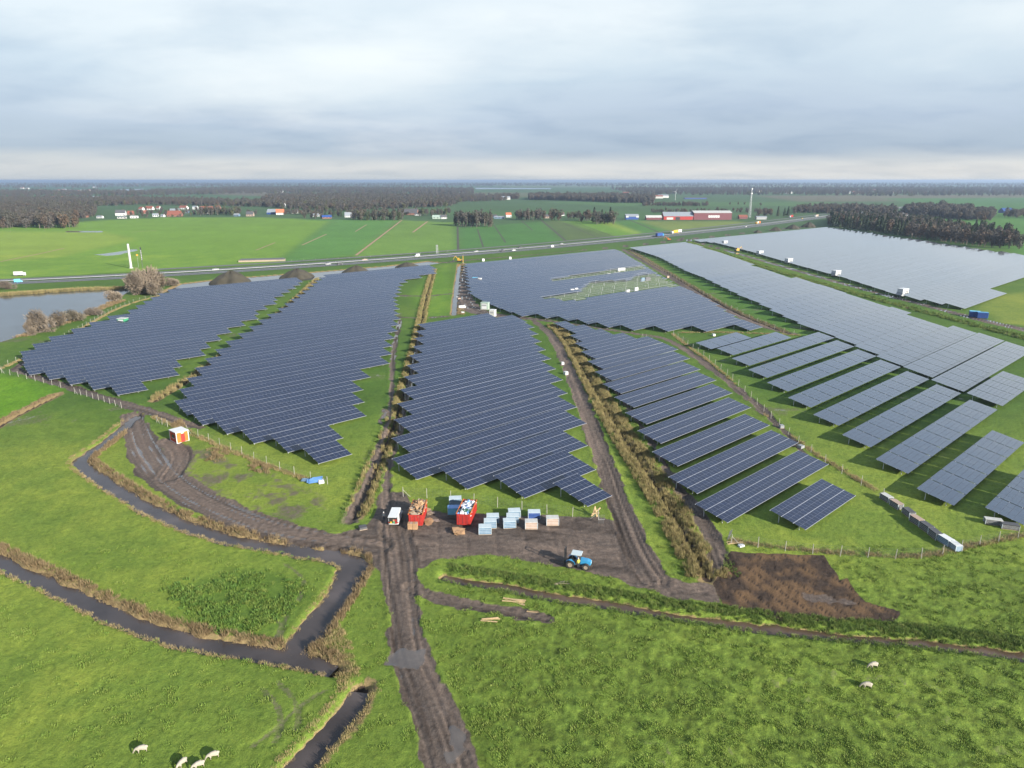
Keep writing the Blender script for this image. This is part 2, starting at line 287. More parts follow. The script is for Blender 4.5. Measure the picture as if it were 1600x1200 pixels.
TRACK = dict(
    main=wline([(830, 1640, 5.6, .25), (770, 1400, 5.6, .25), (712, 1225, 5.6, .25), (690, 1150, 5.4, .25), (655, 1060, 5.6, .3), (640, 1015, 5.0, .4), (632, 965, 4.4, .35), (626, 905, 5.2, .3), (622, 860, 6.5, .25), (612, 815, 5, .3)]),
    branch=wline([(640, 918, 3, .15), (690, 938, 3.0, .15), (770, 952, 2.8, .15), (852, 966, 2.6, .15)]),
    curve=wline([(206, 648, 5, .4), (220, 690, 7.0, .6), (245, 736, 8.5, .9), (294, 772, 7.5, .95), (352, 801, 7, .85), (420, 825, 6.5, .7), (500, 842, 5, .5), (590, 852, 5.5, .35)]),
    fence=wline([(22, 577, 3, .2), (60, 590, 3.6, .2), (110, 605, 3.4, .2), (180, 627, 3.4, .3), (230, 642, 4.5, .4), (270, 656, 4.0, .35), (312, 668, 2.6, .3)]), dike=wline([(20, 577, 3, .1), (60, 557, 2.4, .1), (112, 527, 2.0, .1), (160, 505, 3, .2), (215, 507, 6, .2)]),
    middle=wline([(1024, 905, 5.2, .25), (1000, 870, 5.0, .25), (982, 830, 4.8, .2), (962, 775, 4.6, .2), (943, 720, 4.5, .2), (922, 660, 4.4, .2), (900, 605, 4.2, .15), (878, 552, 3.8, .15), (858, 518, 3.4, .1), (832, 500, 2.6, .1)]),
    east=wline([(1135, 895, 4.4, .2), (1112, 835, 3.4, .25), (1075, 780, 2.6, .25), (1040, 730, 2.0, .2), (1010, 680, 1.6, .2), (985, 640, 1.4, .3), (930, 570, 1.6, .5), (900, 530, 1.6, .5)]),
    lane=wline([(1000, 522, 2.4, .1), (1040, 528, 3.2, .2), (1078, 550, 3.2, .2), (1130, 590, 3.0, .2), (1180, 630, 2.6, .2), (1230, 678, 2.0, .3), (1262, 716, 1.0, .3)]),
    ruts=wline([(545, 815, 3.0, .2), (575, 745, 2.2, .1), (592, 700, 2.0, .1), (612, 640, 1.8, .1), (612, 560, 2.2, .5), (625, 500, 2.4, .6)]), rutc=wline([(607, 800, 2.6, .1), (602, 740, 1.7, .1), (622, 690, 1.7, .3), (640, 600, 2.0, .6), (655, 520, 2.4, .7)]),
    cross=wline([(622, 462, 2.6, .2), (665, 463, 2.6, .2), (712, 458, 2.6, .2)]), cross2=wline([(620, 496, 3.2, .4), (665, 497, 3, .4), (700, 494, 3, .4)]),
    site=wline([(728, 416, 5, .4), (724, 440, 6, .6), (724, 465, 9, .6), (735, 485, 11, .6), (775, 493, 8, .4), (850, 500, 3.4, .1), (940, 513, 3, .0), (1010, 524, 3, .1)]),
    brown=wline([(975, 391, 4, .1), (1030, 422, 4.5, .1), (1075, 450, 4.5, .2), (1140, 487, 4.5, .2), (1200, 513, 4, .1), (1240, 522, 3, .1)]),
    service=wline([(1060, 371, 6, .5), (1120, 387, 5, .6), (1200, 410, 5, .75), (1280, 433, 5, .8), (1370, 458, 5, .85), (1450, 478, 5, .8), (1520, 497, 6, .9), (1620, 520, 7, .95)]),
    edge=wline([(655, 412, 3, .3), (700, 410, 6, .2), (745, 405, 5, .1), (850, 397, 3, .1), (985, 384, 4, .1), (1075, 374, 5, .3), (1200, 360, 5, .2), (1275, 352, 6, .4)]),
    hutfan=wline([(262, 690, 5, .2), (285, 712, 6, .2), (262, 745, 6, .4)]))
YARD = ats([(520, 836), (575, 820), (596, 770), (630, 768), (650, 795), (700, 800), (790, 806), (880, 806), (935, 806), (965, 815), (1000, 880), (1030, 898), (1120, 918), (1130, 945), (1060, 938), (960, 906), (860, 880), (760, 870), (690, 872), (655, 888), (595, 890), (570, 858), (520, 850)])
PLOT = ats([(1140, 861), (1286, 868), (1312, 905), (1326, 902), (1350, 940), (1402, 956), (1396, 969), (1240, 972), (1128, 946), (1118, 912)])
PUDDLES = [ats(p) for p in ([(612, 1020), (626, 1009), (650, 1011), (668, 1010), (672, 1030), (655, 1046), (622, 1047), (608, 1036)], [(708, 1138), (720, 1142), (722, 1170), (714, 1176)], [(697, 1172), (712, 1180), (716, 1196), (702, 1190)],
    [(940, 822), (968, 828), (975, 868), (952, 872), (930, 850)], [(880, 850), (905, 845), (918, 862), (895, 868)], [(585, 660), (600, 640), (610, 640), (598, 665)], [(1235, 915), (1270, 925), (1330, 940), (1300, 948), (1250, 940)])]
POND = ats([(-160, 545), (-160, 461), (0, 459), (100, 452), (190, 449), (200, 455), (178, 470), (140, 488), (100, 506), (50, 521), (0, 536)], -.5)
POOL = ats([(255, 458), (285, 444), (345, 437), (430, 430.5), (480, 427), (560, 420), (610, 416), (668, 409), (690, 411), (640, 419), (530, 433), (400, 447), (300, 455)], -.5)
WEEDS = ats([(262, 918), (330, 905), (400, 896), (465, 912), (480, 930), (440, 965), (380, 990), (310, 970)])
FLOOD = [ats(p) for p in ([(150, 398), (200, 391), (222, 389), (190, 398), (165, 400)], [(100, 361), (165, 360), (160, 363), (110, 363)])]
FIELDS = [  # footprint, grass colour, with sunlight painted in for the left meadow
    ([(-900, 470), (-700, 352), (60, 352), (160, 344), (260, 340), (420, 340), (520, 345), (430, 412), (0, 436)], (.115, .205, .028)),  # far left meadow, its green brightened to stand in for sunshine
    ([(-900, 470), (-700, 352), (30, 362), (160, 362), (215, 374), (90, 402), (0, 408)], (.165, .235, .036)),  # yellower patch: sunlight between cloud shadows, put into the grass colour
    ([(440, 343), (625, 344), (560, 398), (430, 412), (520, 345)], (.072, .165, .036)), ([(625, 344), (712, 348), (716, 392), (550, 402)], (.105, .185, .035)),
    ([(716, 356), (850, 346), (885, 377), (716, 391)], (.055, .135, .034)), ([(850, 346), (900, 345), (975, 368), (885, 377)], (.075, .11, .04)),
    ([(880, 346), (960, 346), (1005, 366), (965, 370)], (.105, .20, .03)), ([(940, 349), (955, 348), (1010, 363), (995, 366)], (.20, .27, .05)), ([(960, 347), (1000, 342), (1045, 360), (1005, 366)], (.06, .14, .034)),
    ([(1000, 346), (1150, 346), (1185, 348), (1050, 362)], (.13, .17, .045)), ([(640, 330), (1000, 330), (1180, 334), (1000, 341), (760, 338)], (.05, .105, .035)),
    ([(850, 316), (1300, 316), (1300, 322), (950, 322)], (.06, .12, .04)), ([(1180, 306), (1700, 303), (1900, 312), (1250, 315)], (.105, .10, .065)), ([(1380, 310), (2300, 306), (2300, 345), (1500, 330)], (.05, .125, .035)), ([(1420, 330), (2300, 330), (2300, 420), (1600, 400), (1480, 350)], (.06, .145, .03)),
    ([(700, 300), (1000, 302), (980, 308), (720, 308)], (.085, .10, .05)), ([(760, 288), (1400, 288), (1300, 292), (800, 293)], (.09, .13, .06)), ([(-300, 318), (130, 316), (120, 321), (-300, 324)], (.06, .14, .035)),
    ([(480, 310), (560, 309), (555, 314), (490, 314)], (.06, .14, .04)), ([(320, 298), (450, 300), (430, 307), (330, 304)], (.10, .09, .06)),
    ([(-60, 580), (5, 584), (96, 607), (86, 618), (0, 655), (-80, 690)], (.085, .185, .012)), ([(1545, 462), (1800, 440), (1800, 520), (1560, 505), (1530, 480)], (.13, .175, .03)),
    ([(990, 388), (1120, 440), (1230, 495), (1285, 525), (1240, 525), (1100, 452)], (.055, .125, .02)), ([(685, 420), (700, 412), (712, 450), (700, 494), (668, 494), (640, 460)], (.085, .165, .02))]
# ------------------------------------------------------------------ terrain: one sheet to the horizon, finer towards the camera
ys = [24.0]
while ys[-1] < 640: ys.append(ys[-1] * 1.0058)
while ys[-1] < 42000: ys.append(ys[-1] * 1.032)
ys = np.array(ys); NX = 840; sx = np.linspace(-1, 1, NX)
half = 0.80 * ys + 32
X = (half[:, None] * sx[None, :]).ravel(); Y = np.repeat(ys, NX); NV = len(X)
near = sstep(420, 180, Y)
T1 = vnoise(X, Y, .75, 1); T2 = vnoise(X, Y, 2.6, 2); T3 = vnoise(X, Y, 11, 3); T4 = vnoise(X, Y, 48, 4); T0 = vnoise(X, Y, .38, 5); T5 = vnoise(X, Y, 160, 6)
Z = near * (.10 * (T3 - .5) + .07 * (T2 - .5))
grassy = np.ones(NV); mud = np.zeros(NV); wet = np.zeros(NV); dry = np.zeros(NV); peat = np.zeros(NV)
col = np.empty((NV, 3)); col[:] = (.112, .166, .027)
park = sstep(140, 200, Y)[:, None]
col = col * (1 - park) + np.array((.058, .112, .018)) * park
far = sstep(560, 900, Y)[:, None]; col = col * (1 - far) + np.array((.048, .092, .036)) * far
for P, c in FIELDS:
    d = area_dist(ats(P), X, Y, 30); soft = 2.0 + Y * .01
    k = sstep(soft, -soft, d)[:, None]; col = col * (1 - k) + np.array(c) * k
def edge(d, soft=.25): return sstep(soft, -soft, d)
def addmask(a, k): np.maximum(a, k, out=a)
for k_, P in DITCH.items():
    D, L, W = poly_dist(P, X, Y, 9.0); d = D - W[:, 0] / 2 * .88 + (T2 - .5) * .9 + (T1 - .5) * .4
    prof = sstep(1.15, -.55, d); Z = np.where(d < 3, Z * (1 - prof) - 1.25 * prof, Z)
    addmask(dry, sstep(.9, .15, d) * .8); addmask(peat, sstep(.30, .0, d)); grassy *= sstep(.2, 1.0, d)
    if k_ != 'right': addmask(dry, np.where(L > 0, sstep(2.6, .8, d), 0) * .62)
for k_, P in SMALL.items():
    D, L, W = poly_dist(P, X, Y, 8.0); d = D - W[:, 0] / 2 + (T2 - .5) * .5
    prof = sstep(.9, -.2, d); Z -= (.75 if k_ != 'reed_c' else .45) * prof; addmask(peat, sstep(.35, .0, d) * .9); addmask(dry, sstep(2.4, .6, d) * .75)
    if k_ == 'left': addmask(dry, np.where(L > 0, sstep(2.6, 1.8, d), 0))
    if k_ == 'mid': addmask(dry, np.where(L < 0, 0, 0)); addmask(peat, sstep(1.0, .3, d)); wet[:] = np.maximum(wet, sstep(.8, .2, d))
streak = np.full(NV, .5)
for k_, P in TRACK.items():
    D, L, W = poly_dist(P, X, Y, 10.0); w = W[:, 0] / 2; d = D - w + (T2 - .5) * 1.1 + (T1 - .5) * .5
    m = edge(d, .35 + .25 * (k_ in ('ruts', 'rutc', 'cross', 'cross2'))); addmask(mud, m * (0.75 if k_ in ('ruts', 'rutc') else 1))
    grassy *= 1 - m
    wob = L + .5 * (vnoise(X, Y, 9, 9) - .5)
    st_ = vnoise(L + .35 * T3, .03 * (X + Y), .30, 51) * .6 + vnoise(L + .5 * T3, .02 * (X - Y), .95, 52) * .4; streak = np.where(m > .05, st_, streak)
    r = 0
    for off in (-1.55, -.75, .75, 1.6): r = np.maximum(r, np.exp(-((wob - off * np.clip(w / 2.1, .55, 1.6)) / .26) ** 2) * (.55 + .45 * (off in (-.75, 1.6))))
    berm = np.exp(-((np.abs(L) - w) / .45) ** 2)
    Z += m * near * (-.04 - .20 * r + .07 * (T1 - .5) + .14 * (st_ - .5)) + .14 * berm * near * (D < w + 2)
    addmask(wet, m * np.clip(W[:, 1] * (1.5 if k_ != 'service' else 2.6) * sstep(.45, .75, .5 * r + .6 * vnoise(X, Y, 5.5, 8)) - .05, 0, 1))
d = area_dist(YARD, X, Y) + (T2 - .5) * 1.6; m = edge(d, .4); addmask(mud, m); grassy *= 1 - m
sy = .5 + .7 * (vnoise(X * .10, Y + .22 * X, .45, 53) * .5 + vnoise(X * .12, Y + .25 * X + 2 * T3, 1.6, 54) * .5 - .5); streak = np.where((m > .5) & (streak == .5), sy, streak)
ang = np.abs(((X + 9.2) * .2 + Y * .02) % 1 - .5)
Z += m * near * (.06 * (T1 - .5) + .05 * (T2 - .5) - .06 * (ang < .06)); addmask(wet, m * sstep(.55, .85, vnoise(X, Y, 6, 12)) * .35)
d = area_dist(PLOT, X, Y) + (T2 - .5) * 1.0; m = edge(d, .3); addmask(peat, m); grassy *= 1 - m; mud *= 1 - m * .8
stripe = ((X * .92 + Y * .38) / 2.1 + (T3 - .5) * .3) % 1
Z += m * (.12 * (T1 - .5) + .10 * (T0 - .5) - .10 * (stripe < .12)); plot_tone = m * sstep(.35, .7, .5 * T2 + .5 * vnoise(X, Y, 1.4, 15)) * (stripe > .12)
for i_, P in enumerate(PUDDLES):
    d = area_dist(P, X, Y) + (T2 - .5) * 1.9 + (T1 - .5) * .9 + .2; m = edge(d, .35); addmask(wet, m * (.74, .7, .7, .36, .36, .5, .4)[i_]); addmask(mud, m); Z = np.where(m > 0, Z * (1 - m) - .08 * m, Z); grassy *= 1 - m
for P in (POND, POOL):
    d = area_dist(P, X, Y, 14) + (T3 - .5) * 1.5; Z = np.where(d < 4, Z - 1.2 * sstep(1.6, -1.2, d), Z); addmask(dry, sstep(3.5, .5, d) * .8); grassy *= sstep(-.5, 1, d)
for P in FLOOD: addmask(wet, edge(area_dist(P, X, Y) + (T3 - .5) * 4, 2.0) * .9)
# worn and damp patches inside the park where the rows end, tractor swings in the meadow
zone = sstep(125, 150, Y) * sstep(560, 480, Y) * (X > -200 + 0 * X) * (X < 160)
damp = zone * sstep(.55, .82, .5 * T3 + .3 * vnoise(X, Y, 5, 21) + .2 * T1); addmask(mud, damp * .5); addmask(wet, damp * sstep(.55, .8, T2) * .5)
d = area_dist(ats([(215, 700), (330, 690), (430, 735), (530, 770), (545, 812), (430, 826), (300, 775), (240, 745)]), X, Y) + (T3 - .5) * 7; k = edge(d, 4) * sstep(.30, .70, .40 * T2 + .35 * vnoise(X, Y, 4.5, 23) + .25 * T1); addmask(mud, k * .62); addmask(wet, k * .42 * sstep(.55, .8, .6 * T2 + .4 * T1))
swing = [wline([(410, 1075, .5), (437, 1105, .5), (440, 1135, .5), (430, 1158, .5)]), wline([(435, 1065, .4), (462, 1095, .4), (468, 1120, .4), (462, 1140, .4)]), wline([(510, 1078, .4), (470, 1100, .4), (430, 1140, .4), (395, 1165, .4)]),
    wline([(445, 880, .5), (480, 905, .5), (465, 940, .5)]), wline([(425, 965, .5), (442, 975, .5), (430, 1000, .5)]), wline([(450, 950, .5), (442, 985, .5), (425, 1002, .5)])]
for dx in (0, .9):
    for a, b in (((300, 1160), (0, 1010)), ((330, 760), (120, 735)), ((420, 870), (140, 757)), ((360, 1000), (30, 890))): swing.append(wline([(a[0] + dx * 6, a[1] - dx * 14, .25), ((a[0] + b[0]) / 2 - 10, (a[1] + b[1]) / 2 - 6 - dx * 14, .25), (b[0], b[1] - dx * 14, .25)]))
for i, P in enumerate(swing):
    D, L, W = poly_dist(P, X, Y, 3.0); m = sstep(.32, .1, D - W[:, 0] / 2 + (T1 - .5) * .3); addmask(mud, m * (.50 if i < 6 else .14)); Z -= m * .07
# rough meadow relief: tussocks in front, and dark trampled spots in the right meadow
right_meadow = sstep(0, 8, X - (-12 + .02 * Y)) * sstep(112, 96, Y + .06 * X)
tuss = (.05 + .06 * right_meadow) * (T1 - .4) + .08 * (T0 - .5)
Z += near * grassy * tuss * sstep(260, 120, Y)
spots = right_meadow * sstep(.66, .80, .5 * T3 + .5 * T2) * sstep(.45, .7, T1); addmask(mud, spots * .45)
col *= (0.92 + .16 * T3 + .16 * (T4 - .5))[:, None]
col *= (1 + near * ((.22 + .35 * right_meadow) * (T1 - .5) + (.2 + .35 * right_meadow) * (T0 - .5) + .14 * (T2 - .5) - .14 * right_meadow))[:, None]
yel = (sstep(.42, .75, .45 * T4 + .35 * T3 + .2 * T2) * (.5 - .36 * right_meadow))[:, None] * (Y < 600)[:, None]; col = col * (1 - yel) + col * np.array((1.45, 1.15, 1.1)) * yel
d = area_dist(WEEDS, X, Y) + (T3 - .5) * 5; k = edge(d, 1.0)[:, None] * .6; col = col * (1 - k) + np.array((.065, .12, .02)) * k
for P in DITCH.values(): pass
Z[Y > 640] = 0
ROADS = {}
def road_curve():
    pts = np.array([at(*p) for p in ((0, 442), (200, 430.5), (400, 419), (650, 402), (800, 391), (1025, 370), (1200, 349), (1295, 337.8))])
    c = np.polyfit(pts[:, 0], pts[:, 1], 3); xs = np.linspace(-620, 1150, 180); return np.stack([xs, np.polyval(c, xs)], 1)
RC = road_curve()
terr = bpy.data.materials.new('terrain'); terr.use_nodes = True; t = terr.node_tree; b = t.nodes['Principled BSDF']
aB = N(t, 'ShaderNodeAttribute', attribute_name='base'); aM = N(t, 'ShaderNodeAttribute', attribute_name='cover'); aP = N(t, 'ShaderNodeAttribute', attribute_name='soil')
sM = N(t, 'ShaderNodeSeparateColor'); t.links.new(aM.outputs['Color'], sM.inputs[0]); sP = N(t, 'ShaderNodeSeparateColor'); t.links.new(aP.outputs['Color'], sP.inputs[0])
geo = N(t, 'ShaderNodeNewGeometry')
def tn(scale, detail=5, rough=.6, vec=None):
    n = N(t, 'ShaderNodeTexNoise'); n.inputs['Scale'].default_value = scale; n.inputs['Detail'].default_value = detail; n.inputs['Roughness'].default_value = rough
    t.links.new(vec or geo.outputs['Position'], n.inputs['Vector']); return n.outputs['Fac']
f1 = tn(1.3, 6, .7); f2 = tn(.22, 5, .6); f3 = tn(5.0, 4, .7)
gm = ramp(t, f1, [(.30, (.62, .68, .62)), (.48, (.95, .97, .95)), (.62, (1.10, 1.07, 1.05)), (.78, (1.5, 1.28, 1.2))])
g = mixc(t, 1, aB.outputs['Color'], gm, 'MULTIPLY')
g = mixc(t, 1, g, ramp(t, f3, [(.3, (.68, .7, .68)), (.5, (1, 1, 1)), (.72, (1.3, 1.24, 1.2))]), 'MULTIPLY')
g = mixc(t, 1, g, ramp(t, f2, [(.3, (.86, .9, .9)), (.7, (1.14, 1.08, 1.05))]), 'MULTIPLY')
def soften(mask, n, w=.8): return M_(t, 'MULTIPLY_ADD', M_(t, 'SUBTRACT', n, .5), w, mask)
kd = ramp(t, soften(sM.outputs[2], f1), [(.35, (0, 0, 0)), (.6, (1, 1, 1))])
dryc = ramp(t, f3, [(.3, (.125, .090, .045)), (.7, (.25, .185, .09))])
g = mixc(t, kd, g, dryc)
kp = ramp(t, soften(sP.outputs[0], f1, .5), [(.4, (0, 0, 0)), (.6, (1, 1, 1))])
pc = mixc(t, sP.outputs[1], ramp(t, f1, [(.3, (.026, .019, .015)), (.7, (.058, .040, .030))]), ramp(t, f3, [(.3, (.075, .046, .027)), (.7, (.14, .086, .045))]))
g = mixc(t, kp, g, pc)
km = ramp(t, soften(soften(sM.outputs[0], f1, .55), f3, .5), [(.36, (0, 0, 0)), (.68, (1, 1, 1))])
mudc = mixc(t, f2, ramp(t, f1, [(.25, (.042, .031, .024)), (.55, (.078, .059, .048)), (.8, (.13, .102, .084))]), ramp(t, f1, [(.3, (.064, .050, .042)), (.7, (.145, .118, .10))]))
mudc = mixc(t, 1, mudc, ramp(t, sP.outputs[2], [(.2, (.40, .38, .37)), (.45, (.95, .95, .95)), (.8, (1.6, 1.52, 1.46))]), 'MULTIPLY')
g = mixc(t, km, g, mudc)
kw = ramp(t, soften(sM.outputs[1], tn(.9, 4, .6), .5), [(.42, (0, 0, 0)), (.60, (1, 1, 1))])
g = mixc(t, M_(t, 'MULTIPLY', kw, .7), g, ramp(t, f2, [(.3, (.052, .042, .033)), (.7, (.098, .082, .066))]))
t.links.new(g, b.inputs['Base Color'])
t.links.new(M_(t, 'MULTIPLY_ADD', kw, -.80, M_(t, 'MULTIPLY_ADD', km, -.2, .92)), b.inputs['Roughness'])
t.links.new(M_(t, 'MULTIPLY_ADD', kw, .75, .15), b.inputs['Specular IOR Level'])
bp = N(t, 'ShaderNodeBump'); bp.inputs['Distance'].default_value = .25
t.links.new(M_(t, 'MULTIPLY_ADD', kw, -.55, .6), bp.inputs['Strength']); t.links.new(M_(t, 'MULTIPLY_ADD', f3, .5, f1), bp.inputs['Height']); t.links.new(bp.outputs[0], b.inputs['Normal'])
MT['terrain'] = terr
# split the sheet into the ground, the mud tracks and yard, and the bare plot (same surface, no seams)
ii = np.arange(len(ys) - 1)[:, None] * NX + np.arange(NX - 1)[None, :]
quads = np.stack([ii, ii + 1, ii + NX + 1, ii + NX], -1).reshape(-1, 4)
mf = mud[quads].mean(1); pf = peat[quads].mean(1); cen = np.stack([X[quads].mean(1), Y[quads].mean(1)], 1)
cls = np.zeros(len(quads), int); cls[mf > .5] = 1
ip = inside(PLOT, cen[:, 0], cen[:, 1]) & (pf > .4); cls[ip] = 2; cls[(cen[:, 1] > 640)] = 0
lone = (mf > .5) & (cen[:, 1] < 125) & (cen[:, 0] > 0) & (cen[:, 1] < 92); cls[lone] = 0
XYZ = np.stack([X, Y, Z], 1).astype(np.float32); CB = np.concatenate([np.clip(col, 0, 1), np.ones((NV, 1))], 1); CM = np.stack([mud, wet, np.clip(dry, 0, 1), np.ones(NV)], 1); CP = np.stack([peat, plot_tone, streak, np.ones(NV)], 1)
for c, nm in ((0, 'ground'), (1, 'mud_track'), (2, 'bare_soil')):
    q = quads[cls == c]; u, inv = np.unique(q, return_inverse=True)
    me = fast_mesh(nm, XYZ[u], inv.reshape(q.shape), [terr], smooth=True)
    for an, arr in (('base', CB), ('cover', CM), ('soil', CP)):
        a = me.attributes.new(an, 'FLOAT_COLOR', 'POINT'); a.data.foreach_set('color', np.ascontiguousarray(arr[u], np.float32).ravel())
    tag(link(bpy.data.objects.new(nm, me)), kind='structure')
def ground_z(x, y):
    if y > 640: return 0.0
    j = int(np.clip(np.searchsorted(ys, y) - 1, 0, len(ys) - 2)); h_ = half[j]; i = int(np.clip((x / h_ + 1) / 2 * (NX - 1), 0, NX - 2))
    return float(Z[j * NX + i])
def ground_zs(x, y):
    j = np.clip(np.searchsorted(ys, y) - 1, 0, len(ys) - 2); i = np.clip(((x / half[j] + 1) / 2 * (NX - 1)).astype(int), 0, NX - 2); return np.where(y > 640, 0, Z[j * NX + i])
def cover_at(arr, x, y):
    j = np.clip(np.searchsorted(ys, y) - 1, 0, len(ys) - 2); i = np.clip(((x / half[j] + 1) / 2 * (NX - 1)).astype(int), 0, NX - 2); return arr[j * NX + i]
deep = MB(); deep.add([(-60000, -60000, -1.6), (60000, -60000, -1.6), (60000, 60000, -1.6), (-60000, 60000, -1.6)], [(0, 1, 2, 3)])
tag(deep.obj('lower_terrain', mat('plain_field', (.06, .11, .03), .95, 0, .2, .01)), kind='structure')
# ------------------------------------------------------------------ water sheets
def ribbon(P, w, z, nm, m):
    P = np.asarray(P)[:, :2]; tg = np.gradient(P, axis=0); tg /= np.linalg.norm(tg, axis=1)[:, None] + 1e-9; nr = np.stack([-tg[:, 1], tg[:, 0]], 1)
    w = np.asarray(w).reshape(-1, 1) / 2 if np.ndim(w) else np.full((len(P), 1), w / 2)
    v = np.concatenate([P + nr * w, P - nr * w]); n = len(P); zz = np.full((2 * n, 1), z)
    f = np.array([(n + i, n + i + 1, i + 1, i) for i in range(n - 1)])
    return link(bpy.data.objects.new(nm, fast_mesh(nm, np.concatenate([v, zz], 1), f, [m])))
for i, (k_, P) in enumerate(DITCH.items()): tag(ribbon(P, P[:, 2] + 1.5, ZW - .004 * i, 'ditch_water', MT['ditch'] if k_ != 'right' else MT['muddy']), kind='structure')
tag(ribbon(SMALL['mid'], 2.2, -.30, 'ditch_water', MT['pond']), kind='structure')
def sheet(P, z, nm, m, grow=0.0, kind='structure'):
    P = np.asarray(P); c = P.mean(0); d = P - c; L = np.linalg.norm(d, axis=1)[:, None]; P = P + d / L * grow
    return tag(MB().add([(x, y, z) for x, y in P], [tuple(range(len(P)))]).obj(nm, m), kind=kind)
sheet(POND, -.5, 'pond', MT['pond'], 3.0); sheet(POOL, -.5, 'pond', MT['pond'], 0.0)
for P in ([(180, 296), (225, 295), (222, 297), (185, 298.5)], [(225, 296.5), (372, 296), (370, 299), (300, 299.6), (230, 299)], [(280, 289), (322, 288.6), (320, 290.4), (290, 290.4)], [(714, 294), (740, 294), (738, 295.6), (716, 295.6)], [(742, 293.4), (862, 294), (860, 295.6), (744, 295.4)], [(1540, 297), (1568, 297), (1566, 299.6), (1545, 299.6)]):
    sheet(ats(P), .25, 'lake', MT['lake'])
# ------------------------------------------------------------------ motorway
def offset(P, o):
    tg = np.gradient(P, axis=0); tg /= np.linalg.norm(tg, axis=1)[:, None]; return P + np.stack([-tg[:, 1], tg[:, 0]], 1) * o
def band(o, w, z, nm, m, P=RC, kind='structure'): return tag(ribbon(offset(P, o), w, z, nm, m), kind=kind)
band(-8.6, 12.6, .13, 'motorway', MT['asphalt']); band(8.6, 12.6, .13, 'motorway', MT['asphalt'])
service = RC[(RC[:, 0] > -240) & (RC[:, 0] < 640)]; band(30, 7, .13, 'service_road', MT['asphalt2'], service)
band(-4.0, .25, .138, 'road_marking', MT['paint']); band(4.0, .25, .138, 'road_marking', MT['paint']); band(-13.2, .22, .138, 'road_marking', MT['paint']); band(13.2, .22, .138, 'road_marking', MT['paint'])
dash = MB()
for o in (-8.4, 8.4):
    Q = offset(RC, o); s = np.concatenate([[0], np.cumsum(np.linalg.norm(np.diff(Q, axis=0), axis=1))])
    for k in np.arange(0, s[-1] - 4, 12.0):
        a = np.array([np.interp(k, s, Q[:, j]) for j in (0, 1)]); c = np.array([np.interp(k + 4, s, Q[:, j]) for j in (0, 1)]); nn = (c - a)[::-1] * (-1, 1); nn = nn / np.linalg.norm(nn) * .09
        dash.add([(*(a - nn), .139), (*(c - nn), .139), (*(c + nn), .139), (*(a + nn), .139)], [(0, 1, 2, 3)])
tag(dash.obj('lane_dashes', MT['paint']), kind='structure')
# crash barrier along the central reservation: rail and posts
Q = RC; rail = MB()
for sgn in (-.3, .3):
    q = offset(Q, sgn)
    for a, c in zip(q[:-1], q[1:]):
        n_ = (c - a)[::-1] * (-1, 1); n_ = n_ / np.linalg.norm(n_) * .05
        rail.add([(*(a - n_), .62), (*(c - n_), .62), (*(c + n_), .62), (*(a + n_), .62), (*(a - n_), .85), (*(c - n_), .85), (*(c + n_), .85), (*(a + n_), .85)], [(0, 1, 5, 4), (2, 3, 7, 6), (4, 5, 6, 7)])
br = empty('crash_barrier', (0, 0, 0), 0, 'long pale steel crash barrier down the middle of the motorway', 'crash barrier')
rail.obj('rail', MT['grey'], br); pst = MB()
s = np.concatenate([[0], np.cumsum(np.linalg.norm(np.diff(Q, axis=0), axis=1))])
for k in np.arange(0, s[-1], 8.0):
    p = [np.interp(k, s, Q[:, j]) for j in (0, 1)]; pst.box(p[0] - .06, p[0] + .06, p[1] - .06, p[1] + .06, 0, .8)
tag(pst.obj('barrier_posts', MT['steel'], br), kind='stuff')
# pale grass verges
# field ditches beyond the motorway
for pts, w, m in (([(716, 392), (715, 354)], 2.2, 'peat'), ([(556, 399), (628, 344)], 2.2, 'sand'), ([(645, 363), (668, 346)], 2.5, 'sand'), ([(790, 379), (772, 352)], 1.6, 'peat'), ([(755, 386), (746, 358)], 1.6, 'peat'), ([(884, 376), (846, 344)], 2.6, 'peat'), ([(832, 360), (815, 345)], 1.6, 'peat'), ([(935, 372), (880, 348)], 1.2, 'peat'),
    ([(960, 370), (900, 348)], 1.0, 'peat'), ([(1030, 363), (985, 344)], 2.0, 'peat'), ([(0, 409), (60, 397), (100, 388)], 1.8, 'sand'), ([(472, 383), (510, 366)], 1.6, 'sand'), ([(400, 391), (430, 379)], 1.4, 'sand'), ([(555, 362), (573, 351)], 1.4, 'sand'), ([(205, 363), (245, 360)], 1.6, 'sand'), ([(1085, 330), (985, 318)], 2.5, 'peat')):
    P = densify(ats(pts), 1); tag(ribbon(P, w, .05, 'field_ditch', MT[m]), kind='structure')
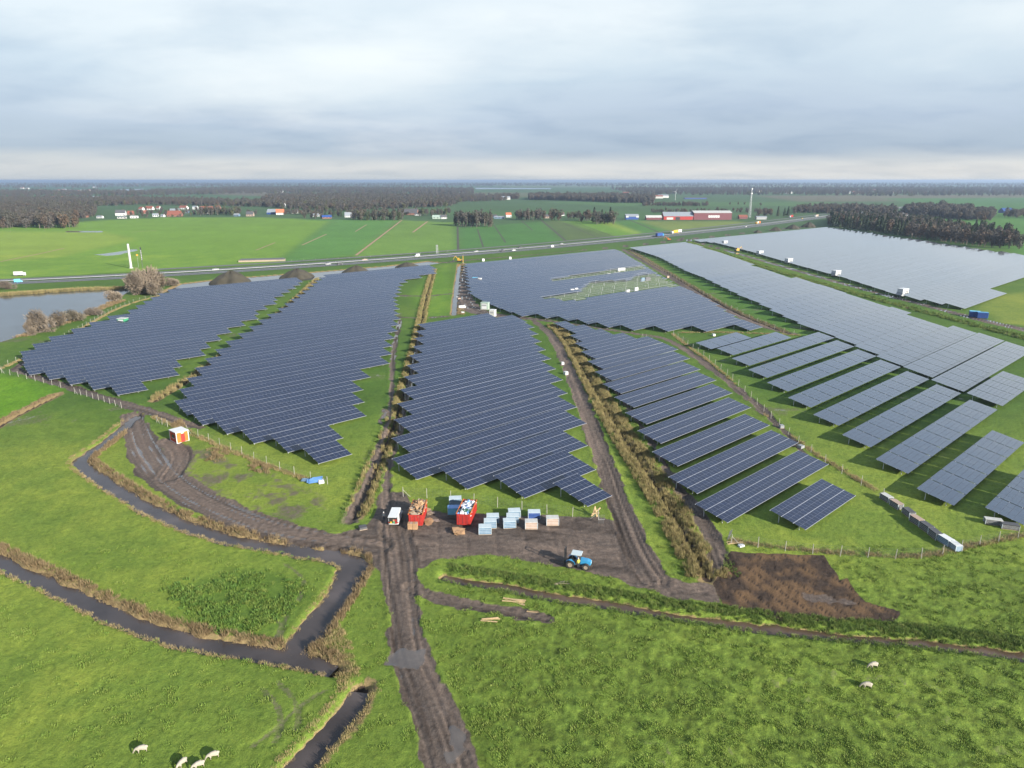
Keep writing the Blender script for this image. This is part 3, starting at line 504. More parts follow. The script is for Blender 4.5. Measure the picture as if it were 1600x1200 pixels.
# ------------------------------------------------------------------ solar rows
def glassmat(name, a, bcol, rough, coat):
    m = bpy.data.materials.new(name); m.use_nodes = True; t = m.node_tree; b = t.nodes['Principled BSDF']
    oi = N(t, 'ShaderNodeObjectInfo'); g = N(t, 'ShaderNodeNewGeometry')
    f = M_(t, 'FRACT', M_(t, 'ADD', oi.outputs['Random'], g.outputs['Random Per Island']))
    t.links.new(mixc(t, f, a, bcol), b.inputs['Base Color']); b.inputs['Roughness'].default_value = rough; b.inputs['IOR'].default_value = 1.5
    b.inputs['Coat Weight'].default_value = coat; b.inputs['Coat Roughness'].default_value = .05
    return m
MT['pv'] = glassmat('blue_cell_glass', (.003, .0065, .024), (.0045, .010, .034), .12, .35)
MT['pvgrey'] = glassmat('grey_cell_glass', (.011, .017, .031), (.015, .022, .038), .16, 1.0)
MT['pvline'] = mat('white_cell_gap', (.17, .18, .21), .5, 0, .05); MT['frame'] = mat('module_frame', (.085, .095, .125), .4, .0, .05); MT['rail'] = mat('bright_rail', (.42, .43, .46), .5, .2, .05); MT['framegrey'] = mat('grey_module_frame', (.05, .055, .07), .4, 0, .05); MT['back'] = mat('module_back', (.30, .30, .30), .7, 0, .1)
TILT = R(11); CT, ST = cos(TILT), sin(TILT); ZLOW = .80
def module_mesh(nm, w, h, half_along_y, mats, fr=.028, mid=.026, d=.035):
    m = MB(); x, y = w / 2, h / 2
    o = [(-x, -y), (x, -y), (x, y), (-x, y)]; i_ = [(-x + fr, -y + fr), (x - fr, -y + fr), (x - fr, y - fr), (-x + fr, y - fr)]
    m.add([(*p, 0) for p in o] + [(*p, 0) for p in i_], [(k, (k + 1) % 4, 4 + (k + 1) % 4, 4 + k) for k in range(4)], 1)
    m.add([(*p, 0) for p in o] + [(*p, -d) for p in o], [(k, (k + 1) % 4, 4 + (k + 1) % 4, 4 + k)[::-1] for k in range(4)], 1); m.add([(*p, -d) for p in o], [(3, 2, 1, 0)], 2)
    a, c = x - fr, y - fr
    if half_along_y:
        for s in (-1, 1): m.add([(-a, s * mid / 2, -.002), (a, s * mid / 2, -.002), (a, s * c, -.002), (-a, s * c, -.002)], [(0, 1, 2, 3) if s > 0 else (3, 2, 1, 0)], 0)
        m.add([(-a, -mid / 2, -.001), (a, -mid / 2, -.001), (a, mid / 2, -.001), (-a, mid / 2, -.001)], [(0, 1, 2, 3)], 3)
    else:
        for s in (-1, 1): m.add([(s * mid / 2, -c, -.002), (s * a, -c, -.002), (s * a, c, -.002), (s * mid / 2, c, -.002)], [(0, 1, 2, 3) if s > 0 else (3, 2, 1, 0)], 0)
        m.add([(-mid / 2, -c, -.001), (mid / 2, -c, -.001), (mid / 2, c, -.001), (-mid / 2, c, -.001)], [(0, 1, 2, 3)], 3)
    me = bpy.data.meshes.new(nm); me.from_pydata(m.v, [], m.f)
    for q in mats: me.materials.append(q)
    me.polygons.foreach_set('material_index', m.m); return me
MOD_P = module_mesh('panel', 1.134, 2.278, True, [MT['pv'], MT['frame'], MT['back'], MT['pvline']])
MOD_L = module_mesh('panel', 2.278, 1.134, False, [MT['pvgrey'], MT['framegrey'], MT['back'], MT['pvgrey']], fr=.020, mid=.01)
def slots(L, kind):
    """module centres (along the row, up the slope) and the row's used length"""
    if kind in 'PQ':
        k = 3 if kind == 'P' else 4; n = max(2, int(round(L / 1.156))); us = (np.arange(n) + .5) * 1.156; vs_ = (np.arange(k) + .5) * 2.35
        return us, vs_, 1.134, 2.278, n * 1.156, k * 2.35
    n = max(1, int(round(L / 7.14))); us = (np.arange(n * 3) + .5) * 2.30 + np.repeat(np.arange(n), 3) * .24; nr_ = 6 if kind == 'L' else 8; vs_ = (np.arange(nr_) + .5) * 1.145
    return us, vs_, 2.278, 1.134, n * 7.14 - .24, nr_ * 1.145
TOTAL = [0, 0]
def solar_row(u0, u1, v, kind, label, group, skip=None, lim=300, near_y=186):
    us, ws, mw, mh, L, S = slots(u1 - u0, kind)
    o = u0 * U + v * V; root = empty('solar_table', (o[0], o[1], 0), TH, label, 'solar table', group); root.rotation_euler = (rng.normal(0, R(.3)), 0, TH)
    port = kind in 'PQ'; gl = MT['pv'] if port else MT['pvgrey']
    uu, ww = [a.ravel() for a in np.meshgrid(us, ws, indexing='ij')]
    wx = o[0] + uu * U[0] - ww * CT * V[0]; wy = o[1] + uu * U[1] - ww * CT * V[1]
    if skip is not None:
        k = np.zeros(len(uu), bool)
        for P in skip: k |= inside(P, wx, wy)
        uu, ww, wx, wy = uu[~k], ww[~k], wx[~k], wy[~k]
    px_ = 800 + F_PX * wx / (wy * cos(PITCH) + (CAM_H - 1.4) * sin(PITCH))
    order = np.argsort(wy); indiv = [i for i in order if wy[i] < near_y and -12 < px_[i] < 1612][:lim]
    sel = np.zeros(len(uu), bool); sel[indiv] = True; me = MOD_P if port else MOD_L
    jt = rng.normal(0, R(.16), (len(indiv), 2))
    for j, i in enumerate(indiv): inst('panel', me, root, (uu[i], ww[i] * CT, ZLOW + ww[i] * ST), (TILT + jt[j, 0], jt[j, 1], 0))
    TOTAL[0] += len(indiv); TOTAL[1] += 1
    r = ~sel
    if r.any():
        cu, cw = uu[r], ww[r]; n = len(cu); g_ = .026 if wy.min() < 230 else .014; a, b_ = mw / 2 - g_, mh / 2 - g_; md = .012
        tl = rng.normal(0, R(.05), n) * (wy.min() < 230)                                # every module sits slightly differently
        if port: qs = [(-a, a, -b_, -md), (-a, a, md, b_)] if wy.min() < 300 else [(-a, a, -b_, b_)]
        else: qs = [(-a, a, -b_, b_)]
        vl = []
        for x0, x1, y0, y1 in qs:
            for (x, y) in ((x0, y0), (x1, y0), (x1, y1), (x0, y1)): vl.append(np.stack([cu + x, (cw + y) * CT, ZLOW + .004 + (cw + y) * ST + tl * x], 1))
        vv = np.stack(vl, 1).reshape(-1, 3); f = np.arange(len(vv)).reshape(-1, 4)
        # frame sheet under every module
        fl = [np.stack([cu + x, (cw + y) * CT, ZLOW + (cw + y) * ST + tl * x], 1) for (x, y) in ((-mw / 2, -mh / 2), (mw / 2, -mh / 2), (mw / 2, mh / 2), (-mw / 2, mh / 2))]
        fv = np.stack(fl, 1).reshape(-1, 3); f2 = np.arange(len(fv)).reshape(-1, 4) + len(vv)
        pm = fast_mesh('panel', np.concatenate([vv, fv]), np.concatenate([f, f2]), [gl, MT['frame'] if port else MT['framegrey']])
        mi = np.zeros(len(f) + len(f2), np.int32); mi[len(f):] = 1; pm.polygons.foreach_set('material_index', mi)
        tag(inst('panel', pm, root), kind='stuff')
    sp = MB()                                                       # rails, beams and rammed posts
    lines = [0.06] + [2.35 * k for k in range(1, len(ws))] + [S - .06] if port else [.5, 2.4, 4.6, S - .5]
    for y in lines:
        wd = .075 if port else .05
        z = ZLOW + y * ST - .012; sp.add([(-.12, (y - wd) * CT, z - wd * ST), (L + .12, (y - wd) * CT, z - wd * ST), (L + .12, (y + wd) * CT, z + wd * ST), (-.12, (y + wd) * CT, z + wd * ST), (-.12, y * CT, z - .10), (L + .12, y * CT, z - .10)], [(0, 1, 2, 3), (0, 4, 5, 1), (3, 2, 5, 4)])
    for x in np.arange(.6, L, 5.2 if wy.min() < 260 else 10.4):
        for y in (1.5, S - 1.6): sp.box(x - .06, x + .06, y * CT - .06, y * CT + .06, -.3, ZLOW + y * ST - .1)
        if wy.min() < 260: sp.add([(x - .05, .2, ZLOW + .2 * ST - .12), (x + .05, .2, ZLOW + .2 * ST - .12), (x + .05, (S - .2) * CT, ZLOW + (S - .2) * ST - .12), (x - .05, (S - .2) * CT, ZLOW + (S - .2) * ST - .12)], [(0, 1, 2, 3)])
    s_ = bpy.data.meshes.new('support_frame'); s_.from_pydata(sp.v, [], sp.f); s_.materials.append(MT['rail']); inst('support_frame', s_, root)
    return root
def uvp(p, z=ZLOW):
    q = np.array(at(*p, z)); return float(q @ V), float(q @ U)
def bound(pts):
    a = np.array(sorted([uvp(p) for p in pts])); return lambda v: float(np.interp(v, a[:, 0], a[:, 1]))
NOPANEL = [ats(p, 1.5) for p in ([(858, 436), (910, 428), (1003, 415), (1012, 422), (925, 434), (866, 441)], [(922, 441), (985, 436), (1000, 428), (1022, 428), (1050, 440), (1060, 447), (1000, 456), (950, 462), (900, 472), (845, 466), (905, 456)])]
NOTCH = [ats([(140, 517), (165, 500), (190, 492), (212, 496), (232, 509), (222, 517), (190, 518)], 1.2)]
BLOCKS = [
    ('A', 'Q', 'block along the pond dike', range(16, 36), [(183, 616.5), (146.5, 609), (110, 601), (77, 593), (46, 586), (40, 562), (72, 546), (107, 529), (132, 517), (229, 509), (204, 498), (222, 487), (250, 470), (282, 456), (297, 448)],
        [(230, 609), (279, 589), (279, 575), (320, 558), (324, 546), (345, 533), (360, 522), (375, 511), (405, 500), (407, 489), (431, 476), (435, 469), (452, 457), (467, 447), (480, 436)]),
    ('B', 'Q', 'block left of central reed strip', range(8, 37), [(495.5, 722.5), (447, 705.5), (390, 691), (352.5, 677), (314, 663), (290, 647), (304, 619), (320, 595), (345, 568), (370, 546), (398, 527), (428, 504), (447, 493), (467, 477), (492, 457), (505, 445), (520, 433)],
        [(548, 708), (537, 680.5), (571, 649.5), (567, 630.5), (566, 610), (571, 594), (607, 571), (608, 562), (612, 551), (614, 539), (617, 529), (621, 517), (624, 506), (626, 492), (621, 472), (623, 463), (627, 455), (629, 447), (634, 443), (639, 438.5), (683, 428.5), (681, 413)]),
    ('C', 'Q', 'middle block behind the yard', range(3, 20), [(915, 789.5), (815, 777.5), (722.5, 763), (647.5, 748), (649, 705), (650, 672), (654, 644.5), (655, 622), (661, 602), (662, 584), (665, 567), (670, 552), (670, 539), (672, 526), (674, 515), (672, 503)],
        [(953, 773), (926, 730), (917, 691), (914, 659), (902, 636), (887, 616), (881, 595), (869, 575), (859, 552), (850, 545), (844, 530), (835, 512), (822, 503), (745, 497)]),
    ('D', 'P', 'block beside the brown reed strip', range(0, 15), [(1258.7, 827.6), (1137.7, 817), (1089, 770.5), (1058, 726), (1031, 690), (1008, 659.5), (990, 635.5), (971, 615.5), (957, 595.5), (945, 579), (932.5, 562.5), (922, 549), (912, 536), (905, 524), (892, 515)],
        [(1336.7, 774.7), (1296, 724.5), (1243, 688), (1202, 664), (1172, 635), (1145, 614), (1120, 595), (1096, 577), (1077, 561), (1059, 546), (1044, 536), (995, 529.5), (955, 522.5), (932, 516)]),
    ('E', 'Q', 'far middle block with bare racks', range(9, 37), [(1180, 516), (1110, 518), (1050, 518), (998, 517), (945, 511), (895, 502), (852, 497), (818, 495), (790, 486), (762, 474), (746, 464), (742, 447), (739, 431), (736, 411)],
        [(1198, 513), (1168, 503), (1150, 493), (1128, 478), (1108, 467), (1080, 453), (1060, 446), (1010, 415), (980, 398), (965, 388)])]
TOPS = dict(A=[(300, 449.5), (470, 434.5)], B=[(530, 430), (681, 413)], C=[(672, 499), (745, 493)], D=[(880, 500)], E=[(740, 409.5), (960, 388)])
for nm, kind, phrase, ks, lb, rb in BLOCKS:
    fl, fr_ = bound(lb), bound(rb); vmin = min(uvp(p, ZLOW + 9.4 * ST)[0] for p in TOPS[nm]) + 9.4 * CT - 2.5; n = 0
    pitch = 10.72
    for k in ks:
        v = -48.5 - pitch * k
        if v < vmin: break
        a, c = fl(v), fr_(v)
        if c - a < 2.5: continue
        lab = f'dark blue solar row, {ordn(n)} from front in the {phrase}'
        solar_row(a, c, v, kind, lab, f'solar rows of the {phrase}', NOPANEL if nm == 'E' else None); n += 1
# the big right-hand block: short front tables, an aisle, and the long rows behind
fl = bound([(1490.5, 790), (1419.5, 740.5), (1359, 698), (1309, 664), (1266, 636), (1231, 611.5), (1200, 591), (1172, 572), (1150, 556), (1114, 546)])
split = bound([(1280, 515), (1310, 528), (1340, 540), (1376, 556), (1414, 574), (1458, 591), (1508, 614), (1562, 637)])
ml = bound([(1282, 518), (1233, 496), (1213, 485), (1193, 475), (1174, 468), (1110, 437), (1085, 428), (1040, 405), (984, 387)])
mr = bound([(1660, 560), (1600, 545), (1570, 535), (1529, 522), (1490, 512), (1372, 473), (1300, 451), (1220, 429), (1156, 406), (1072, 377)])
n = 0
for k in range(0, 11):
    v = -34.1 - 11.57 * k
    if k > 9: break
    if k == 9: v += 1.2
    a = fl(v); c = {0: 195.5, 1: 222.0, 8: 268.0, 9: 250.4}.get(k, split(v) - .9)
    solar_row(a, c, v, 'L', f'grey solar table, {ordn(n + 1)} from the front among short tables at right', 'short grey solar tables at the right'); n += 1
solar_row(144.9, 176, -22.5, 'L', 'grey solar table cut by the right picture edge, above two dark module pallets', 'short grey solar tables at the right')
n = 0
for k in range(1, 34):
    v = -34.1 - 11.57 * k
    if v < -398: break
    a = split(v) + .5 if v > -122 else ml(v); c = mr(v)
    if k == 1: a, c = 223.3, 262.
    if k == 2: c = max(c, 300.)
    solar_row(a, c, v, 'X', f'pale grey long solar row, {ordn(n)} from the front in big right block', 'long grey rows of the big right block'); n += 1
pl = bound([(1508, 482.5), (1420, 466), (1330, 437), (1245, 414), (1180, 395), (1120, 380)])
pr = lambda v: float(np.interp(v, [-423, -146, -102.6, -102.4, -90], [945, 700, 700, 460, 460]))
n = 0
for k in range(0, 27):
    v = -101.9 - 11.57 * k
    a, c = pl(v), pr(v)
    solar_row(a, c, v, 'X', f'pale solar row, {ordn(n)} from the front in the block before the wood', 'solar rows before the wood'); n += 1
print('panels as parts', TOTAL)
# ------------------------------------------------------------------ vegetation prototypes (kept out of the scene, instanced by geometry nodes)
def blades(nm, n, h, spread, w, lean, m, seed, bend=.35):
    r = random.Random(seed); b_ = MB()
    for _ in range(n):
        a = r.uniform(0, 2 * pi); d = spread * math.sqrt(r.random()); x, y = d * cos(a), d * sin(a); hh = h * r.uniform(.55, 1.1); t_ = r.uniform(0, 2 * pi); ww = w * r.uniform(.6, 1.2)
        lx, ly = lean * hh * cos(a) * r.random() + r.uniform(-.1, .1) * hh, lean * hh * sin(a) * r.random() + r.uniform(-.1, .1) * hh
        cx_, cy_ = cos(t_) * ww / 2, sin(t_) * ww / 2
        b_.add([(x - cx_, y - cy_, -.05), (x + cx_, y + cy_, -.05), (x + lx * bend + cx_ * .8, y + ly * bend + cy_ * .8, hh * .55), (x + lx * bend - cx_ * .8, y + ly * bend - cy_ * .8, hh * .55), (x + lx, y + ly, hh)], [(0, 1, 2, 3), (3, 2, 4)])
    me = bpy.data.meshes.new(nm); me.from_pydata(b_.v, [], b_.f); me.materials.append(m); return me
def crown(nm, h, w, trunk_h, n, leaf, m, seed, shape='round', thin=False, trunk=True, trunk_r=.03):
    """tapered trunk with limbs, crown of leaf or twig clumps spread through an uneven volume"""
    r = random.Random(seed); tk = MB(); cr = MB(); lobes = []
    if shape == 'cone': lobes = [(0, 0, trunk_h + (h - trunk_h) * .5, w / 2, (h - trunk_h) / 2)]
    else:
        for _ in range(7):
            a = r.uniform(0, 2 * pi); d = w * r.uniform(.08, .30); z = trunk_h + (h - trunk_h) * r.uniform(.18, .74)
            lobes.append((d * cos(a), d * sin(a), z, w * r.uniform(.20, .32), (h - trunk_h) * r.uniform(.22, .36)))
    if trunk:
        tk.tube((0, 0, -.3), (0, 0, h * .55), h * trunk_r, h * trunk_r * .45, 6)
        for lx, ly, lz, lr, lh in lobes[:6]: tk.tube((0, 0, trunk_h * r.uniform(.7, 1.2)), (lx, ly, lz), h * trunk_r * .4, h * .004, 4, caps=False)
    for _ in range(n):
        if shape == 'cone':
            k = r.random() ** .8; z = trunk_h + (h - trunk_h) * k; rr = w / 2 * (1 - k) * r.uniform(.45, 1.05) + .15; a = r.uniform(0, 2 * pi); c = Vector((rr * cos(a), rr * sin(a), z)); out = Vector((cos(a), sin(a), -.35))
        else:
            lx, ly, lz, lr, lh = r.choice(lobes); v = Vector((r.gauss(0, 1), r.gauss(0, 1), r.gauss(0, 1))).normalized(); q = r.uniform(.35, 1.0) ** .5 * r.uniform(.8, 1.12)
            c = Vector((lx + v.x * lr * q, ly + v.y * lr * q, lz + v.z * lh * q)); out = (v + Vector((0, 0, .5))).normalized()
        s = leaf * r.uniform(.6, 1.3)
        if thin:
            d = (out + Vector((r.gauss(0, .35), r.gauss(0, .35), r.gauss(0, .35)))).normalized(); o_ = d.orthogonal().normalized() * s * .09; e = c + d * s
            cr.add([c - o_, c + o_, e + o_ * .4, e - o_ * .4], [(0, 1, 2, 3)])
            for _k in range(2):
                d2 = (d + Vector((r.gauss(0, .6), r.gauss(0, .6), r.gauss(0, .6)))).normalized(); b0 = c + d * s * r.uniform(.2, .7); o2 = d2.orthogonal().normalized() * s * .05
                cr.add([b0 - o2, b0 + o2, b0 + d2 * s * .6], [(0, 1, 2)])
        else:
            a1 = Vector((r.gauss(0, 1), r.gauss(0, 1), r.gauss(0, 1))).normalized(); a2 = a1.cross(out + Vector((.01, 0, 0))).normalized()
            cr.add([c - a1 * s - a2 * s * .3, c + a2 * s * .8, c + a1 * s, c - a2 * s * .7], [(0, 1, 2, 3)])
    me = bpy.data.meshes.new(nm); k = len(tk.v); me.from_pydata(tk.v + cr.v, [], tk.f + [tuple(i + k for i in f) for f in cr.f])
    me.materials.append(MT['bark']); me.materials.append(m); mi = [0] * len(tk.f) + [1] * len(cr.f); me.polygons.foreach_set('material_index', mi)
    t_ = bpy.data.meshes.new('trunk'); t_.from_pydata(tk.v, [], tk.f); t_.materials.append(MT['bark']); c_ = bpy.data.meshes.new('crown'); c_.from_pydata(cr.v, [], cr.f); c_.materials.append(m)
    return me, t_, c_
def proto_collection(nm, meshes):
    c = bpy.data.collections.new(nm)
    for me in meshes: c.objects.link(bpy.data.objects.new(me.name, me))
    return c
GNG = {}
def scatter_group(coll):
    g = bpy.data.node_groups.new('scatter_' + coll.name, 'GeometryNodeTree'); g.interface.new_socket('Geometry', in_out='INPUT', socket_type='NodeSocketGeometry'); g.interface.new_socket('Geometry', in_out='OUTPUT', socket_type='NodeSocketGeometry')
    gi = g.nodes.new('NodeGroupInput'); go = g.nodes.new('NodeGroupOutput'); m2p = g.nodes.new('GeometryNodeMeshToPoints'); iop = g.nodes.new('GeometryNodeInstanceOnPoints'); ci = g.nodes.new('GeometryNodeCollectionInfo')
    ci.inputs['Collection'].default_value = coll; ci.inputs['Separate Children'].default_value = True; ci.inputs['Reset Children'].default_value = True
    iop.inputs['Pick Instance'].default_value = True
    def na(nm, typ):
        n = g.nodes.new('GeometryNodeInputNamedAttribute'); n.data_type = typ; n.inputs[0].default_value = nm; return n.outputs[0]
    l = g.links; l.new(gi.outputs[0], m2p.inputs['Mesh']); l.new(m2p.outputs[0], iop.inputs['Points']); l.new(ci.outputs[0], iop.inputs['Instance'])
    l.new(na('pick', 'INT'), iop.inputs['Instance Index']); l.new(na('siz', 'FLOAT_VECTOR'), iop.inputs['Scale'])
    e2r = g.nodes.new('FunctionNodeEulerToRotation'); l.new(na('rot', 'FLOAT_VECTOR'), e2r.inputs[0]); l.new(e2r.outputs[0], iop.inputs['Rotation']); l.new(iop.outputs[0], go.inputs[0])
    return g
def scatter(name, coll, pts, smin, smax, label=None, cat=None, tall=(1, 1)):
    pts = np.asarray(pts, np.float32); n = len(pts); me = bpy.data.meshes.new(name); me.vertices.add(n); me.vertices.foreach_set('co', pts.ravel())
    s = rng.uniform(smin, smax, n); z = s * rng.uniform(tall[0], tall[1], n)
    a = me.attributes.new('siz', 'FLOAT_VECTOR', 'POINT'); a.data.foreach_set('vector', np.stack([s, s, z], 1).astype(np.float32).ravel())
    a = me.attributes.new('rot', 'FLOAT_VECTOR', 'POINT'); a.data.foreach_set('vector', np.stack([rng.normal(0, .06, n), rng.normal(0, .06, n), rng.uniform(0, 2 * pi, n)], 1).astype(np.float32).ravel())
    a = me.attributes.new('pick', 'INT', 'POINT'); a.data.foreach_set('value', rng.integers(0, len(coll.objects), n).astype(np.int32))
    o = link(bpy.data.objects.new(name, me)); md = o.modifiers.new('scatter', 'NODES')
    if coll.name not in GNG: GNG[coll.name] = scatter_group(coll)
    md.node_group = GNG[coll.name]; return tag(o, label, cat, None, 'stuff')
def in_poly(P, n):
    P = np.asarray(P); lo, hi = P.min(0), P.max(0); out = np.zeros((0, 2))
    while len(out) < n:
        q = lo + rng.random((n * 2 + 8, 2)) * (hi - lo); out = np.concatenate([out, q[inside(P, q[:, 0], q[:, 1])]])
    return out[:n]
def poly_area(P): P = np.asarray(P); x, y = P[:, 0], P[:, 1]; return abs(np.dot(x, np.roll(y, 1)) - np.dot(y, np.roll(x, 1))) / 2
def along(P, n, lo, hi, two=False):
    """n points beside polyline P at lateral offsets lo..hi (positive = left of its direction)"""
    P = np.asarray(P)[:, :2]; s = np.concatenate([[0], np.cumsum(np.linalg.norm(np.diff(P, axis=0), axis=1))]); k = rng.random(n) * s[-1]
    q = np.stack([np.interp(k, s, P[:, j]) for j in (0, 1)], 1); e = np.stack([np.interp(np.minimum(k + .5, s[-1]), s, P[:, j]) - np.interp(np.maximum(k - .5, 0), s, P[:, j]) for j in (0, 1)], 1); e /= np.linalg.norm(e, axis=1)[:, None] + 1e-9
    w = rng.uniform(lo, hi, n)
    if two: w *= rng.choice([-1, 1], n)
    return q + np.stack([-e[:, 1], e[:, 0]], 1) * w[:, None], s[-1]
def lift(q, dz=0.0): return np.concatenate([q, (ground_zs(q[:, 0], q[:, 1]) + dz)[:, None]], 1)
C_REED = proto_collection('reed', [blades('reed', 26, 1.5, .42, .06, .25, MT['reed'], i) for i in range(4)])
C_RUST = proto_collection('rust', [blades('rust', 22, .8, .5, .06, .5, MT['rust'], i) for i in range(4)])
C_STRAW = proto_collection('straw', [blades('straw', 20, .5, .5, .05, .7, MT['straw'], i) for i in range(3)])
C_RUSH = proto_collection('rush', [blades('rush', 30, .75, .45, .055, .35, MT['rush'], i) for i in range(4)])
C_WEED = proto_collection('weed', [blades('weed', 16, .45, .4, .14, .9, MT['weed'], i) for i in range(4)])
C_GRASS = proto_collection('grass', [blades('grass', 14, .20, .36, .05, .9, MT['grass'], i) for i in range(4)])
# reed and rush strips along the ditches
def strip(name, coll, P, per_m, lo, hi, s0, s1, label, cat, two=False, zcut=None):
    L = np.linalg.norm(np.diff(np.asarray(P)[:, :2], axis=0), axis=1).sum(); q, _ = along(P, int(L * per_m), lo, hi, two)
    d_ = cover_at(mud, q[:, 0], q[:, 1]); q = q[d_ < .55]
    keep = vnoise(q[:, 0], q[:, 1], 2.2, 31) + rng.random(len(q)) * .5 > .45; q = q[keep]
    return scatter(name, coll, lift(q), s0, s1, label, cat)
strip('reed_strip', C_RUST, DITCH['upper'], 9, 1.6, 3.1, .6, 1.1, 'brown dead stalks along the bank of the bent ditch at left', 'reeds')
strip('reed_strip', C_RUST, DITCH['lower'], 9, 1.5, 3.0, .55, 1.0, 'brown dead stalks along the far bank of the lower left ditch', 'reeds')
strip('reed_strip', C_STRAW, DITCH['upper'], 5, -2.6, -1.7, .4, .8, 'straw coloured grass edge on the meadow side of the bent ditch', 'dry grass')
strip('reed_strip', C_STRAW, DITCH['lower'], 5, -2.2, -1.5, .4, .8, 'straw coloured grass edge in front of the lower left ditch', 'dry grass')
strip('reed_strip', C_STRAW, DITCH['front'], 8, 1.6, 2.6, .5, .9, 'straw grass tufts edging the short ditch at the bottom', 'dry grass', True)
strip('rush_strip', C_RUSH, DITCH['right'], 30, 1.0, 3.9, .35, .75, 'tall green rushes behind the narrow muddy ditch', 'rushes')
strip('rush_strip', C_RUSH, DITCH['right'], 6, -2.2, -1.1, .3, .6, 'low green rushes in front of the narrow muddy ditch', 'rushes')
strip('reed_strip', C_REED, SMALL['reed_c'], 17, .25, 3.4, .3, .85, 'tawny reed band on the field side of the reed ditch beside the track', 'reeds')
strip('reed_strip', C_REED, SMALL['reed_c'], 19, -3.4, -.25, .32, .88, 'darker tawny reed band on the track side of the reed ditch', 'reeds')
strip('reed_strip', C_RUSH, SMALL['reed_c'], 9, -5.4, -3.0, .35, .65, 'green and tan grass along the rutted track edge', 'rushes')
strip('reed_strip', C_REED, SMALL['reed_b'], 12, .3, 2.2, .4, .9, 'olive reed strip between the left and middle solar blocks', 'reeds', True)
strip('reed_strip', C_RUSH, SMALL['reed_b'], 9, .4, 2.8, .5, .95, 'green rushes mixed into the central reed strip', 'rushes', True)
strip('reed_strip', C_REED, SMALL['reed_a'], 4.5, .3, 1.5, .5, 1.1, 'tan reeds between the two left solar blocks', 'reeds', True)
strip('reed_strip', C_RUST, SMALL['brown'], 5, .6, 2.6, .4, .8, 'brown weeds along the bank beside the big right block', 'reeds', True)
strip('rush_strip', C_RUSH, SMALL['far'], 5, .3, 3.0, 1.0, 1.8, 'dark green rush line along the wet service track', 'rushes', True)
strip('reed_strip', C_RUST, SMALL['mid'], 6, 1.6, 5.0, .6, 1.0, 'reddish brown bank left of the straight canal', 'dry grass')
strip('reed_strip', C_RUST, SMALL['left'], 5, .6, 2.2, .5, .9, 'rusty stalks on the bank of the small ditch at the left edge', 'dry grass')
q = ats([(0, 461), (60, 457), (130, 452), (195, 451)]); strip('reed_strip', C_REED, densify(q, 1), 16, -1, 5, 1.0, 1.9, 'tan reed belt between the pond and the motorway', 'reeds')
q = ats([(30, 527), (60, 517), (110, 503), (160, 482), (190, 470)]); strip('reed_strip', C_RUST, densify(q, 1), 6, -2, 4, .9, 1.8, 'brown weeds on the near shore of the pond', 'reeds')
q = ats([(560, 400), (700, 392), (800, 384)]); 
for pts, lab in (([(1140, 846), (1210, 856), (1330, 866), (1440, 872), (1520, 853), (1610, 835)], 'dry grass under the wire fence at right'), ([(240, 652), (300, 678), (400, 722), (480, 750)], 'dry grass under the fence behind the hut'), ([(0, 577), (60, 550), (130, 512), (190, 478), (258, 460)], 'straw line under the fence on the dike'),
    ([(1050, 522), (1130, 582), (1230, 682), (1370, 768)], 'dry grass under the fence beside the lane'), ([(1060, 520), (1120, 519), (1180, 521), (1250, 524)], 'tan weeds between the far middle block and the right tables')):
    strip('dry_grass', C_STRAW, densify(ats(pts), 1), 7, -.6, .6, .6, 1.2, lab, 'dry grass')
# weedy and rough patches, meadow grass in front
scatter('weed_patch', C_WEED, lift((lambda q: q[vnoise(q[:, 0], q[:, 1], 2.4, 61) + .35 * rng.random(len(q)) > .55])(in_poly(WEEDS, 1700) + rng.normal(0, .9, (1700, 2)))), .5, 1.1, 'dark green leafy weeds in the left meadow beside the ditch bend', 'weeds')
P = ats([(1240, 972), (1400, 985), (1520, 995), (1640, 1005), (1640, 1028), (1470, 1006), (1340, 996), (1230, 984)]); scatter('weed_patch', C_RUSH, lift(in_poly(P, 420)), .45, .95, 'rough green bushes of rush beside the ditch at right', 'weeds')
P = ats([(480, 1000), (520, 960), (545, 1000), (560, 1050), (545, 1085), (500, 1035)]); scatter('weed_patch', C_STRAW, lift(in_poly(P, 300)), .45, .95, 'pale dead grass heap where the left ditches meet', 'dry grass')
P = ats([(330, 730), (380, 722), (430, 735), (380, 740)]); q = np.concatenate([in_poly(ats(p), n_) for p, n_ in (([(325, 700), (360, 702), (350, 722), (318, 722)], 60), ([(395, 720), (425, 728), (420, 740), (385, 735)], 50), ([(268, 660), (285, 657), (290, 668), (270, 668)], 50))]); scatter('weed_patch', C_RUST, lift(q), .6, 1.1, 'rusty dead weeds along the fence near the orange hut', 'weeds')
yy = 40 + 69 * rng.random(76000) ** 1.1; xx = (rng.random(76000) * 2 - 1) * (.80 * yy + 14)
k = (cover_at(mud, xx, yy) < .3) & (cover_at(peat, xx, yy) < .3) & (cover_at(dry, xx, yy) < .6) & (ground_zs(xx, yy) > -.35) & (vnoise(xx, yy, 1.1, 41) > np.where(xx > -12 + .02 * yy, .56, .74))
scatter('grass_tufts', C_GRASS, lift(np.stack([xx[k], yy[k]], 1)), .6, 1.35, 'green meadow grass tufts in the foreground', 'grass')
